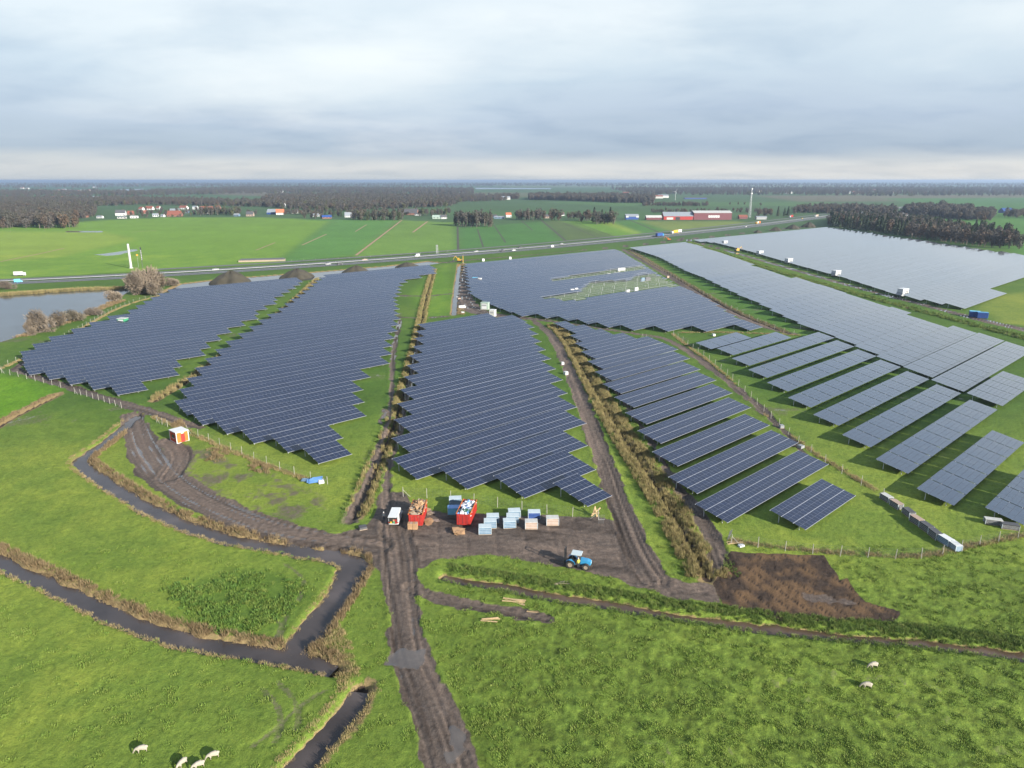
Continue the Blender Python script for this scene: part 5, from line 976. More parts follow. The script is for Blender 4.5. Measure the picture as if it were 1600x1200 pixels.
def truck(loc, rz, mcab, mbox, label, L=11.0, group='trucks on the motorway', box2=None):
    o = empty('truck', loc, rz, label, 'truck', group)
    loft([(4.6, 1.22, 1.2, .55, 3.0), (6.5, 1.22, 1.15, .55, 3.05), (6.85, 1.15, 1.05, .55, 2.6)]).obj('cab', mcab, o); MB().box(-1.02, 1.02, 6.62, 6.80, 1.75, 2.6).obj('windscreen', MT['glass'], o)
    MB().box(-1.27, 1.27, 4.4 - L, 4.4, 1.1, 3.95).obj('trailer_body', mbox, o); MB().box(-.9, .9, 4.4 - L, 6.5, .62, 1.09).obj('chassis', MT['darkgrey'], o)
    if box2: MB().box(-1.29, 1.29, 4.4 - L - .03, 4.4 - L * .45, 1.08, 3.97).obj('tarpaulin', box2, o)
    for sx_ in (-1.05, 1.05):
        for y in (5.7, 2.6, 4.4 - L + 1.2, 4.4 - L + 2.5): wheel(o, (sx_, y, .52), W_TRUCK)
    return o
SEG = np.concatenate([[0], np.cumsum(np.linalg.norm(np.diff(RC, axis=0), axis=1))])
def on_road(px, py, lane):
    x, y = at(px, py); i = int(np.argmin(np.hypot(RC[:, 0] - x, RC[:, 1] - y))); i = min(max(i, 1), len(RC) - 2); tg = RC[i + 1] - RC[i - 1]; tg /= np.linalg.norm(tg); t_ = (np.array((x, y)) - RC[i]) @ tg
    p = RC[i] + tg * t_ + np.array((-tg[1], tg[0])) * lane; a = math.atan2(tg[1], tg[0]); return (p[0], p[1], .14), a - pi / 2 + (pi if lane > 0 else 0)
l_, r_ = on_road(38, 427, 30); truck((l_[0], l_[1], .0), r_ + pi, MT['white'], MT['whitedirty'], 'white truck with white load on the field side at left', 8.5).scale = (.75, .6, .75)
for px, py, lane, m, lab, van in [(30, 441, -6.5, MT['lightblue'], 'light blue van on the near carriageway at the left edge', True), (501, 411, -6, MT['grey'], 'grey car left of its darker neighbour on the motorway', False), (529, 413, -10, MT['black'], 'dark car on the near lane above the second mound', False), (565, 406, 6, MT['pink'], 'reddish car on the far carriageway above the third mound', False), (653, 401, 3.4 + 3, MT['white'], 'white van on the far carriageway beside the tall road post', True),
    (750, 394.5, 6, MT['grey'], 'grey car on the far carriageway above the middle block', False), (790, 393.5, -6, MT['darkgrey'], 'dark car above the middle block on the near carriageway', False), (805, 392.5, -9, MT['white'], 'white car on the near lane above the far middle block', False), (866, 387, -8, MT['white'], 'white van above the bare racks on the motorway', True), (878, 382, 8, MT['grey'], 'grey car on the far side, right of the white van', False), (334, 420.5, 5, MT['grey'], 'grey car above the first earth mound', False), (814, 387.5, 9, MT['darkgrey'], 'dark car by the striped fields on the far lane', False), (1155, 354.5, -6, MT['white'], 'white car right of the two trucks near the mast', False), (1252, 342, 6, MT['yellow'], 'small yellow car near the motorway bend', False)]:
    l_, r_ = on_road(px, py, lane); car(l_, r_, m, lab, 'van' if van else 'car', 'vehicles on the motorway', van)
for px, py, lane, mc, mb_, lab, b2 in [(1032, 370, -6, MT['blue'], MT['navy'], 'blue truck passing in front of the yellow one', None), (1033, 364, 6, MT['white'], MT['yellow'], 'yellow and white truck on the far carriageway behind the blue one', MT['yellow']), (1052, 364, 7, MT['white'], MT['white'], 'long white truck right of the yellow truck', None), (1153, 349, 8, MT['yellow'], MT['whitedirty'], 'white and orange truck near the dark red shed', MT['orange']), (1269, 339, 6, MT['white'], MT['pink'], 'pale truck near the motorway bend', None), (1205, 339, 34, MT['white'], MT['red'], 'red trailer parked beside the mast on the service road', None)]:
    l_, r_ = on_road(px, py, lane); truck(l_, r_, mc, mb_, lab, box2=b2)
# white van in the yard, tailgate open
o = car(place(618.5, 812), -.02, MT['white'], 'white van with its rear open beside the left skip', 'van', None, True); del_ = [k for k in o.children if k.name.startswith('tail_light')]
o.scale = (1.05, 1.08, 1.05)
MB().box(-.72, .72, -2.16, -2.115, .5, 1.85).obj('rear_opening', MT['black'], o); MB().box(-.78, .78, -2.95, -2.13, 2.03, 2.08).obj('tailgate', MT['white'], o)
for i, (x, z, m) in enumerate([(-.4, .75, MT['yellow']), (.1, .8, MT['green']), (.45, .7, MT['red']), (.1, 1.15, MT['tan']), (.4, 1.15, MT['red'])]): MB().box(x - .17, x + .17, -2.3, -2.17, z - .16, z + .16).obj('tool_box', m, o)
# blue yard tractor with a fork mast
def tractor():
    o = empty('tractor', place(904, 885), 0, 'light blue yard tractor with a fork mast, driving in the mud', 'tractor'); o.rotation_euler = (0, 0, -pi / 2 - .30)
    B = MT['blue']; loft([(.3, .52, .50, .75, 1.55), (1.5, .50, .46, .75, 1.5), (2.0, .46, .40, .78, 1.35)]).obj('bonnet', B, o); MB().box(-.36, .36, 2.003, 2.05, .85, 1.25).obj('grille', MT['lightblue'], o)
    for sx_ in (-1, 1): MB().box(sx_ * .3 - .09, sx_ * .3 + .09, 2.03, 2.08, 1.2, 1.32).obj('headlight', MT['white'], o)
    MB().box(-.42, .42, -1.6, 1.7, .5, .76).obj('chassis', MT['darkgrey'], o)
    for x, y in ((-.62, -.95), (.62, -.95), (-.58, .35), (.58, .35)): MB().tube((x, y, .95), (x * .9, y * .95, 2.35), .05, n=6).obj('cab_pillar', MT['black'], o)
    MB().box(-.72, .72, -1.15, .5, 2.353, 2.5).obj('cab_roof', MT['cartonlid'], o); MB().box(-.5, .5, .36, .39, 1.56, 2.3).obj('windscreen', MT['glass'], o); MB().box(-.28, .28, -.8, -.3, .9, 1.05).obj('seat', MT['black'], o)
    for sx_ in (-1, 1):
        pr_ = [(-1.9 + .85 * cos(a), .66 + .85 * sin(a)) for a in np.linspace(.2, pi - .2, 8)]; fd = MB()
        for (y0, z0), (y1, z1) in zip(pr_[:-1], pr_[1:]): fd.add([(sx_ * .62, y0 + .7, z0), (sx_ * 1.08, y0 + .7, z0), (sx_ * 1.08, y1 + .7, z1), (sx_ * .62, y1 + .7, z1)], [(0, 1, 2, 3)])
        fd.obj('mudguard', B, o); wheel(o, (sx_ * .85, -1.2, .66), W_REAR); wheel(o, (sx_ * .82, 1.35, .58), W_FRONT)
    for sx_ in (-.4, .4): MB().box(sx_ - .07, sx_ + .07, -2.3, -2.12, .2, 3.1).obj('mast_rail', MT['black'], o); MB().box(sx_ - .06, sx_ + .06, -3.4, -2.31, .35, .42).obj('fork', MT['black'], o)
    for z in (.6, 1.6, 3.0): MB().box(-.33, .33, -2.26, -2.16, z, z + .12).obj('mast_crossbar', MT['black'], o)
    return o
tr_ = tractor()
# ------------------------------------------------------------------ people and sheep
def skin_mesh(nm, joints, edges, mats, root=0, sub=2, shade=None):
    me = bpy.data.meshes.new(nm); me.from_pydata([j[:3] for j in joints], edges, []); o = bpy.data.objects.new(nm, me); sc.collection.objects.link(o)
    md = o.modifiers.new('skin', 'SKIN'); md.use_smooth_shade = True
    for i, j in enumerate(joints): r = j[3]; me.skin_vertices[0].data[i].radius = (r, r) if not isinstance(r, tuple) else r
    me.skin_vertices[0].data[root].use_root = True; sb = o.modifiers.new('sub', 'SUBSURF'); sb.levels = sub; sb.render_levels = sub
    dg = bpy.context.evaluated_depsgraph_get(); dg.update(); out = bpy.data.meshes.new_from_object(o.evaluated_get(dg)); bpy.data.objects.remove(o); out.name = nm; out.materials.clear()
    for m in mats: out.materials.append(m)
    if shade: out.polygons.foreach_set('material_index', [shade(p.center) for p in out.polygons])
    return out
def person(loc, rz, label, top, sitting=False):
    J = [(0, 0, .95, .13), (0, .01, 1.18, (.15, .11)), (0, .01, 1.38, (.17, .11)), (0, .02, 1.50, .055), (0, .04, 1.58, .075), (0, .05, 1.70, .095)]; E_ = [(0, 1), (1, 2), (2, 3), (3, 4), (4, 5)]
    for s in (-1, 1):
        b0 = len(J)
        if sitting: J += [(s * .1, .05, .93, .095), (s * .13, .45, .95, .065), (s * .13, .5, .55, .045), (s * .13, .62, .5, .04)]
        else: J += [(s * .1, 0, .85, .095), (s * .11, .03 * s, .48, .065), (s * .11, -.03 * s, .1, .045), (s * .115, .12, .05, .04)]
        E_ += [(0, b0), (b0, b0 + 1), (b0 + 1, b0 + 2), (b0 + 2, b0 + 3)]; a0 = len(J)
        if sitting: J += [(s * .2, .01, 1.42, .055), (s * .25, .12, 1.17, .045), (s * .2, .36, 1.15, .035), (s * .19, .42, 1.15, .03)]
        else: J += [(s * .2, .01, 1.42, .055), (s * .25, -.02, 1.14, .045), (s * .25, .12, .93, .035), (s * .25, .15, .88, .03)]
        E_ += [(2, a0), (a0, a0 + 1), (a0 + 1, a0 + 2), (a0 + 2, a0 + 3)]
        for k in range(5):
            f0 = len(J); hx, hy, hz, _ = J[a0 + 3]; sp_ = (k - 2) * .02
            J += [(hx + sp_, hy + .03, hz - .03, .010), (hx + sp_ * 1.2 - s * .01, hy + .05 - (.02 if k in (0, 4) else 0), hz - .07, .009)]; E_ += [(a0 + 3, f0), (f0, f0 + 1)]
    def sh(c): return 2 if (c.z > 1.53 or (abs(c.x) > .17 and c.y > .08 and c.z < 1.0 and not sitting)) else (0 if c.z > .93 else 1)
    me = skin_mesh('body', J, E_, [top, MT['denim'], MT['skin']], 0, 1, sh)
    o = empty('person', loc, rz, label, 'person'); inst('body', me, o); hd = (0, .05, 1.74)
    bm = bmesh.new(); bmesh.ops.create_uvsphere(bm, u_segments=10, v_segments=6, radius=.115); m_ = bpy.data.meshes.new('helmet'); bm.to_mesh(m_); bm.free(); m_.materials.append(MT['white']); inst('helmet', m_, o, hd, (0, 0, 0), (1, 1.1, .8)); return o
person(place(600, 812), pi, 'person in pale top and dark trousers standing left of the white van', MT['whitedirty'])
x, y, z = tr_.location; person((x - .15, y - 1.05, ground_z(x, y - 1.05) + .32), .4, 'person in yellow hi-vis jacket on the side step of the blue tractor', MT['hivis'])
SHEEP = skin_mesh('body', [(0, 0, .62, (.25, .25)), (0, .38, .62, (.24, .25)), (0, -.38, .63, (.24, .25)), (0, .62, .60, .15), (0, .80, .42, .10), (0, .90, .22, .075), (0, .97, .10, .05), (0, -.6, .62, .12)] + [j for sx_ in (-.14, .14) for yy_ in (.36, -.36) for j in ((sx_, yy_, .36, .07), (sx_, yy_ + (.03 if yy_ > 0 else -.05), .18, .045), (sx_, yy_, .02, .04))],
    [(0, 1), (0, 2), (1, 3), (3, 4), (4, 5), (5, 6), (2, 7)] + [e for i in range(4) for e in ((1 if i % 2 == 0 else 2, 8 + i * 3), (8 + i * 3, 9 + i * 3), (9 + i * 3, 10 + i * 3))], [MT['wool'], MT['sheepface']], 0, 2, lambda c: 1 if c.y > .82 or c.z < .3 else 0)
EAR = MB().add([(0, 0, 0), (.03, .02, .02), (.14, -.02, -.01), (.03, -.03, -.01)], [(0, 1, 2), (0, 2, 3), (1, 3, 2), (0, 3, 1)]).mesh('ear', MT['sheepface'])
for px, py, rz, lab in [(223, 1174, 1.95, 'white sheep grazing alone, leftmost of four at bottom left'), (286, 1196, 2.75, 'white sheep cut by the bottom edge, second of four from the left'), (312, 1199, 2.2, 'white sheep half cut by the bottom edge, third of four from the left'), (335, 1184, 2.1, 'white sheep highest and rightmost of the four at bottom left'), (1365, 1043, 1.75, 'white sheep nearer the ditch in the right meadow'), (1355, 1075, 1.5, 'white sheep farther from the ditch in the right meadow'), (16, 362, 1.0, 'tiny pale sheep in the bright meadow at the left edge'), (70, 361, .5, 'tiny pale sheep in the bright meadow, right of the other one')]:
    o = empty('sheep', place(px, py), rz, lab, 'sheep', 'sheep in the meadows'); inst('body', SHEEP, o)
    for s in (-1, 1): inst('ear', EAR, o, (s * .05, .84, .40), (0, 0, 0), (s, 1, 1))
# ------------------------------------------------------------------ earth mounds
def mound(px, py, w, h, label, m=MT['peat']):
    x, y = at(px, py); n = 40; v = []; f = []
    for j in range(13):
        k = j / 12
        for i in range(n):
            a = 2 * pi * i / n; rr = w / 2 * (1 - k) * (1 + .10 * sin(3 * a + px) + .06 * sin(7 * a)); zz = h * (1 - (1 - k) ** 1.5) * (1 + .05 * sin(5 * a + j)); v.append((rr * cos(a), rr * sin(a) * .8, zz - .6 * (j == 0)))
    for j in range(12):
        for i in range(n): f.append((j * n + i, j * n + (i + 1) % n, (j + 1) * n + (i + 1) % n, (j + 1) * n + i))
    me = bpy.data.meshes.new('earth_mound'); me.from_pydata(v, [], f); me.materials.append(m); me.polygons.foreach_set('use_smooth', [True] * len(f)); o = link(bpy.data.objects.new('earth_mound', me)); o.location = (x, y, 0); o.rotation_euler = (0, 0, .5); return tag(o, label, 'earth mound', 'earth mounds along the motorway')
for px, py, w, h, lab in [(363, 441, 24, 7.0, 'big grassy brown earth mound, leftmost by the motorway'), (465, 433, 21, 5.4, 'dark earth mound above the gap between the two left blocks'), (557, 425, 19, 4.4, 'dark earth mound above the second block'), (636, 417, 18, 3.2, 'small low dark mound at the end of the second block'), (1184, 363.5, 11, 3, 'smallest dark mound before the far right block'), (1212, 360.5, 17, 4.6, 'dark mound, second of four near the wood'), (1239, 357.5, 20, 5.2, 'dark mound, third of four near the wood'), (1264, 355, 22, 6.5, 'dark mound nearest the wood corner')]: mound(px, py, w, h, lab)
# ------------------------------------------------------------------ cabins and machines among the rows
def cabin(px, py, w, d, h, rz, wall, roof, label, doors=2, doorm=None, cat='transformer cabin', group='transformer cabins'):
    o = empty('transformer_cabin', place(px, py), rz, label, cat, group); MB().box(-w / 2 - .08, w / 2 + .08, -d / 2 - .08, d / 2 + .08, -.2, .2).obj('plinth', MT['concrete'], o); MB().box(-w / 2, w / 2, -d / 2, d / 2, .203, h).obj('wall', wall, o); MB().box(-w / 2 - .12, w / 2 + .12, -d / 2 - .12, d / 2 + .12, h + .003, h + .18).obj('roof', roof, o)
    for k in range(doors):
        x0 = -w / 2 + w * (k + .15) / doors; x1 = -w / 2 + w * (k + .85) / doors; dd = MB().box(x0, x1, -d / 2 - .05, -d / 2 + .01, .35, h - .35).obj('door', doorm or MT['darkgrey'], o); MB().box(x0 + .1, x1 - .1, -d / 2 - .08, -d / 2 - .052, h * .55, h * .75).obj('louvre', MT['grey'], dd)
    for s in (-1, 1): MB().box(*sorted((s * w / 2, s * (w / 2 + .04))), -d * .3, d * .3, .5, h - .4).obj('side_panel', wall, o)
    return o
for i, (px, py, lab) in enumerate([(1132, 382, 'white cabin farthest along the wet service track'), (1187, 398.5, 'white cabin just past the orange digger on the service track'), (1232, 411, 'white cabin third from the far end of the service track'), (1306, 431, 'white cabin second nearest on the service track'), (1410, 461, 'white cabin nearest on the service track')]):
    o = empty('transformer_cabin', place(px, py), .45, lab, 'transformer cabin', 'white cabins along the service track'); w, d, h = 4.6, 3.4, 3.4
    MB().box(-w / 2 - .1, w / 2 + .1, -d / 2 - .1, d / 2 + .1, -.3, .25).obj('plinth', MT['concrete'], o); MB().box(-w / 2, w / 2, -d / 2, d / 2, .253, h).obj('wall', MT['white'], o); MB().box(-w / 2 - .15, w / 2 + .15, -d / 2 - .15, d / 2 + .15, h + .003, h + .2).obj('roof', MT['white'], o)
    for k in range(2):
        x0 = -.3 + k * 1.2; dd = MB().box(x0, x0 + .85, -d / 2 - .05, -d / 2 + .01, .5, h - .5).obj('door', MT['whitedirty'], o)
        for z in (.8, 1.9): MB().box(x0 + .12, x0 + .73, -d / 2 - .08, -d / 2 - .052, z, z + .75).obj('louvre', MT['darkgrey'], dd)
    MB().box(w / 2, w / 2 + .05, -.9, .9, .8, 2.4).obj('vent_panel', MT['whitedirty'], o)
cabin(193, 508, 3.4, 2.8, 2.9, -.15, MT['green'], MT['whitedirty'], 'green cabin with a white front at the notch in the leftmost block', 1, MT['white'])
cabin(758, 483, 3.6, 2.8, 3.2, -.3, MT['palegreen'], MT['palegreen'], 'pale green cabin on the muddy site crossing', 1, MT['white']); cabin(770, 494, 2.6, 2.2, 2.9, -.3, MT['white'], MT['white'], 'narrow white cabin right of the pale green one', 1, MT['whitedirty'])
cabin(742, 440, 2.6, 2.2, 2.4, -.3, MT['teal'], MT['lightblue'], 'teal cabin at the left end of the far middle block', 1, MT['teal']); cabin(750, 441, 1.8, 1.6, 2.4, -.3, MT['white'], MT['white'], 'small white cabin right of the teal one', 1, MT['whitedirty'])
for px, py, rz, lab in [(1522, 495, -.45, 'blue container, left of the pair by the wet track'), (1534, 497, -.35, 'blue container, right of the pair by the wet track')]:
    o = empty('shipping_container', place(px, py), rz, lab, 'container', 'blue containers by the wet track'); L, w, h = 4.2, 2.4, 2.6; MB().box(-L / 2, L / 2, -w / 2, w / 2, .1, h).obj('container_body', MT['navy'], o); MB().box(-L / 2 - .04, L / 2 + .04, -w / 2 - .04, w / 2 + .04, h + .003, h + .09).obj('roof', MT['lightblue'] if 'left' in lab else MT['blue'], o)
    for k in range(9): x = -L / 2 + .3 + k * (L - .6) / 8; MB().box(x - .08, x + .08, -w / 2 - .05, -w / 2 - .002, .2, h - .15).obj('corrugation', MT['navy'], o)
    for s in (0, 1): MB().box(L / 2 + .002, L / 2 + .05, -w / 2 + .05 + s * 1.15, s * 1.15 - .05, .2, h - .15).obj('door', MT['blue'], o)
def digger(px, py, rz, m, label, s=1.0):
    o = empty('excavator', place(px, py), rz, label, 'excavator', 'excavators on the site'); o.scale = (s,) * 3
    for x in (-1.1, 1.1): loft([(-1.9, .28, .28, .25, .55), (-1.5, .28, .28, 0, .85), (1.5, .28, .28, 0, .85), (1.9, .28, .28, .25, .55)]).obj('track', MT['rubber'], o, (x, 0, 0))
    MB().box(-1.25, 1.25, -1.9, 1.2, .95, 1.9).obj('house', m, o); c = MB().box(-1.2, -.2, .1, 1.5, 1.903, 3.0).obj('cab', m, o); MB().box(-1.1, -.3, 1.5, 1.53, 2.1, 2.9).obj('window', MT['glass'], c); MB().box(-1.3, 1.3, -2.4, -1.903, .95, 1.8).obj('counterweight', MT['darkgrey'], o)
    MB().tube((.3, 1.0, 1.7), (.3, 3.6, 4.2), .28, .22, 6).obj('boom', m, o); MB().tube((.3, 3.6, 4.2), (.3, 5.2, 1.6), .2, .16, 6).obj('dipper', m, o); MB().box(-.3, .9, 4.8, 5.6, .5, 1.5).obj('bucket', MT['darkgrey'], o)
digger(718, 409, 1.3, MT['yellow'], 'yellow excavator at the head of the straight canal', 1.0); digger(1045, 376, 1.4, MT['orange'], 'orange excavator beside the motorway near the blue truck'); digger(1152, 393, -1.2, MT['yellow'], 'dark and orange excavator on the wet service track')
o = empty('marker_pole', place(723.5, 411), 0, 'yellow pole right of the excavator at the canal head', 'pole'); MB().tube((0, 0, 0), (0, 0, 5.5), .22, n=8).obj('pole', MT['yellow'], o); MB().box(-.4, .4, -.4, .4, 0, .3).obj('foot', MT['concrete'], o)
for px, py, lab in [(755, 408, 'white bulk bag on the verge, left of two above the far middle block'), (797, 405, 'white bulk bag on the verge, right of two above the far middle block')]:
    o = empty('bulk_bag', place(px, py), .3, lab, 'bulk bag'); loft([(-.9, .9, .8, 0, 1.7), (0, 1.0, .9, 0, 1.9), (.9, .9, .8, 0, 1.7)]).obj('bag_body', MT['white'], o); MB().tube((-.6, 0, 1.7), (-.4, 0, 2.4), .05, n=5).obj('lifting_loop', MT['whitedirty'], o)
for i, (px, py, w, h, m, lab) in enumerate([(722, 481, 3.4, 1.2, 'white', 'white wrapped pallet pile on the muddy crossing'), (723, 489, 1.6, .6, 'white', 'small white packet below the wrapped pallet pile'), (715, 463, 1.6, .6, 'whitedirty', 'pale packet by the canal, upper of two'), (717, 467, 1.6, .6, 'pink', 'pale packet by the canal, lower of two'), (736, 468, 1.4, .6, 'pink', 'pinkish packet at the row ends'), (894, 457, 2.2, 2.0, 'white', 'white pallet in the bare racks, left of the close pair'), (900, 456, 2.0, 2.2, 'white', 'white pallet in the bare racks, right of the close pair'), (967, 424, 2.0, 2.2, 'white', 'white pallet in the upper bare strip, left'), (973, 423, 3.4, 2.0, 'white', 'wide white pallet in the upper bare strip, right'), (952, 430, 2, 1.4, 'whitedirty', 'pale pallet below the upper bare strip, left of three'), (961, 429.5, 2, 1.4, 'whitedirty', 'pale pallet below the upper bare strip, middle of three'), (967, 429, 2, 1.4, 'white', 'pale pallet below the upper bare strip, right of three'),
    (994, 430, 3.5, 1.2, 'white', 'long white pallet row in the bare racks, left'), (1005, 428, 3.5, 1.2, 'white', 'long white pallet row in the bare racks, right'), (1004, 440, 2.6, 2.4, 'carton', 'pale blue pallet beside the dark one in the bare racks'), (1012, 438.5, 3.4, 2.2, 'darkgrey', 'dark pallet in the bare racks'), (981, 457, 2, 1.6, 'white', 'white pallet at the lower bare strip, left'), (994, 454.5, 2.2, 2.0, 'white', 'white pallet at the lower bare strip, right'), (915, 471, 2, .8, 'whitedirty', 'flat pale pallet at the left end of the lower strip'), (1043, 434, 1.8, 1.2, 'pink', 'pale pallet at the block edge by the brown track'), (1115, 525, 1.0, .9, 'white', 'white packet by the weeds below the far block'), (879, 569, .9, .9, 'white', 'small white bag on the rutted track, upper of two'), (884, 585, 1.1, 1.1, 'white', 'white bag on the rutted track, lower of two'), (1221, 668, 1.0, .8, 'grey', 'grey stone heap on the lane end, left'), (1251, 700, 1.2, .8, 'grey', 'grey stone heap on the lane end, right'), (595, 835, .1, .1, 'white', ''), (567, 826, 1.4, .5, 'darkgrey', 'dark tarpaulin bundle at the tip of the reed strip')]):
    if not lab: continue
    o = empty('wrapped_pallet', place(px, py), random.uniform(0, .6), lab, 'pallet'); hw = w / 2; loft([(-.6 * min(1, w), hw, hw * .92, .12, h), (.6 * min(1, w), hw, hw * .92, .12, h * .97)]).obj('wrapping', MT[m], o); MB().box(-hw, hw, -.6 * min(1, w), .6 * min(1, w), 0, .117).obj('pallet_base', MT['wooddark'], o)
# ------------------------------------------------------------------ tall things by the motorway
o = empty('advertising_column', place(205, 419), 0, 'tall white tapered column beside the motorway at left', 'column'); MB().tube((0, 0, 0), (0, 0, 17.0), .85, .7, 16).obj('column', MT['whitedirty'], o); MB().tube((0, 0, -.2), (0, 0, .4), 1.5, 1.4, 16).obj('base', MT['concrete'], o)
o = empty('banner_mast', place(223, 419), 0, 'dark banner mast with white lettering right of the white column', 'banner mast'); MB().tube((0, 0, 0), (0, 0, 15), .16, n=8).obj('pole', MT['darkgrey'], o); bn_ = MB().box(-.1, .7, -.04, .04, 5.5, 14.5).obj('banner', MT['black'], o)
for k in range(6): MB().box(.15, .55, -.06, -.043, 6.0 + k * 1.15, 6.8 + k * 1.15).obj('letter_block', MT['white'], bn_)
o = empty('road_sign', place(217, 419), 0, 'small yellow sign on a thin pole beside the banner mast', 'sign'); MB().tube((0, 0, 0), (0, 0, 9), .08, n=6).obj('pole', MT['steel'], o); MB().box(-.7, .7, -.05, .05, 8.6, 9.8).obj('sign_plate', MT['yellow'], o)
o = empty('road_camera_mast', place(683, 396), 0, 'grey double post beside the motorway above the grass strip', 'post')
for s in (-.6, .6): MB().tube((s, 0, 0), (s, 0, 7), .25, n=8).obj('post', MT['alu'], o)
MB().box(-.9, .9, -.2, .2, 6.6, 7.1).obj('crossbar', MT['alu'], o)
def mast(px, py, h):
    o = empty('lattice_mast', place(px, py), .3, 'tall grey lattice mast beside the red sheds', 'telecom mast'); n = 9; w0, w1 = 2.6, .7; lat = MB()
    for k in range(3):
        a = 2 * pi * k / 3; MB().tube((w0 * cos(a), w0 * sin(a), 0), (w1 * cos(a), w1 * sin(a), h), .24, .18, 6).obj('leg', MT['alu'], o)
    for j in range(n):
        for k in range(3):
            a, c = 2 * pi * k / 3, 2 * pi * (k + 1) / 3; z0, z1 = h * j / n, h * (j + 1) / n; r0 = w0 + (w1 - w0) * j / n; r1 = w0 + (w1 - w0) * (j + 1) / n
            lat.tube((r0 * cos(a), r0 * sin(a), z0), (r1 * cos(c), r1 * sin(c), z1), .11, n=4, caps=False); lat.tube((r1 * cos(a), r1 * sin(a), z1), (r1 * cos(c), r1 * sin(c), z1), .1, n=4, caps=False)
    lat.obj('lattice', MT['alu'], o)
    for z, r in ((h * .82, 1.6), (h * .98, 1.4)): MB().tube((0, 0, z), (0, 0, z + 2.2), r, n=10).obj('antenna', MT['white'], o)
    MB().tube((0, 0, h), (0, 0, h + 4), .1, n=5).obj('spike', MT['alu'], o)
mast(1171, 340, 46)
def turbine(px, py, h, r, lab):
    o = empty('wind_turbine', place(px, py), 0, lab, 'wind turbine'); MB().tube((0, 0, 0), (0, 0, h), r * .06, r * .035, 8).obj('tower', MT['white'], o); MB().box(-r * .05, r * .05, -r * .14, r * .10, h, h + r * .1).obj('nacelle', MT['white'], o)
    for k in range(3): a = 2 * pi * k / 3 + .5; MB().tube((0, -r * .16, h + r * .05), (r * sin(a), -r * .16, h + r * .05 + r * cos(a)), r * .04, r * .012, 5).obj('blade', MT['white'], o)
turbine(1055, 313, 26, 9, 'small white wind turbine in the fields left of the mast')
# ------------------------------------------------------------------ houses, farms and sheds
def house(px, py, w, d, h, rh, rz, wall, roof, label, cat='house', group=None, hip=0, chim=True, wins=3, x_ridge=True):
    o = empty('house' if cat == 'house' else 'barn', place(px, py), rz, label, cat, group)
    MB().prism([(-d / 2, 0), (d / 2, 0), (d / 2, h), (0, h + rh), (-d / 2, h)], -w / 2, w / 2).obj('wall', wall, o, (0, d / 2, 0), (0, 0, pi / 2))
    e = .35; rf = MB()
    for s in (-1, 1): rf.add([(x, y + d / 2, z) for x in (-w / 2 - e, w / 2 + e) for (y, z) in ((s * (d / 2 + e), h - e * rh / (d / 2) + .05), (s * .0, h + rh + .05), (0, h + rh + .25), (s * (d / 2 + e), h - e * rh / (d / 2) + .25))], [(0, 1, 2, 3), (7, 6, 5, 4), (0, 4, 5, 1), (3, 2, 6, 7), (0, 3, 7, 4)])
    r_o = rf.obj('roof', roof, o)
    if chim: MB().box(w * .25, w * .25 + .7, d / 2 - .35, d / 2 + .35, h + rh * .6, h + rh + 1.0).obj('chimney', MT['brick'], r_o)
    for k in range(wins):
        x = -w / 2 + w * (k + .5) / wins; wd_ = MB().box(x - .7, x + .7, -.05, .02, .9, min(2.3, h - .2)).obj('window', MT['glass'], o); MB().box(x - .8, x + .8, -.09, .0, .78, .88).obj('sill', MT['white'], wd_)
    MB().box(w / 2 - 1.4, w / 2 - .5, -.06, .02, .05, 2.1).obj('door', MT['darkgrey'], o)
    return o
G = 'houses of the village'; BR, RT, RD, WH, OR = MT['brick'], MT['rooftile'], MT['roofdark'], MT['white'], MT['orangeroof']
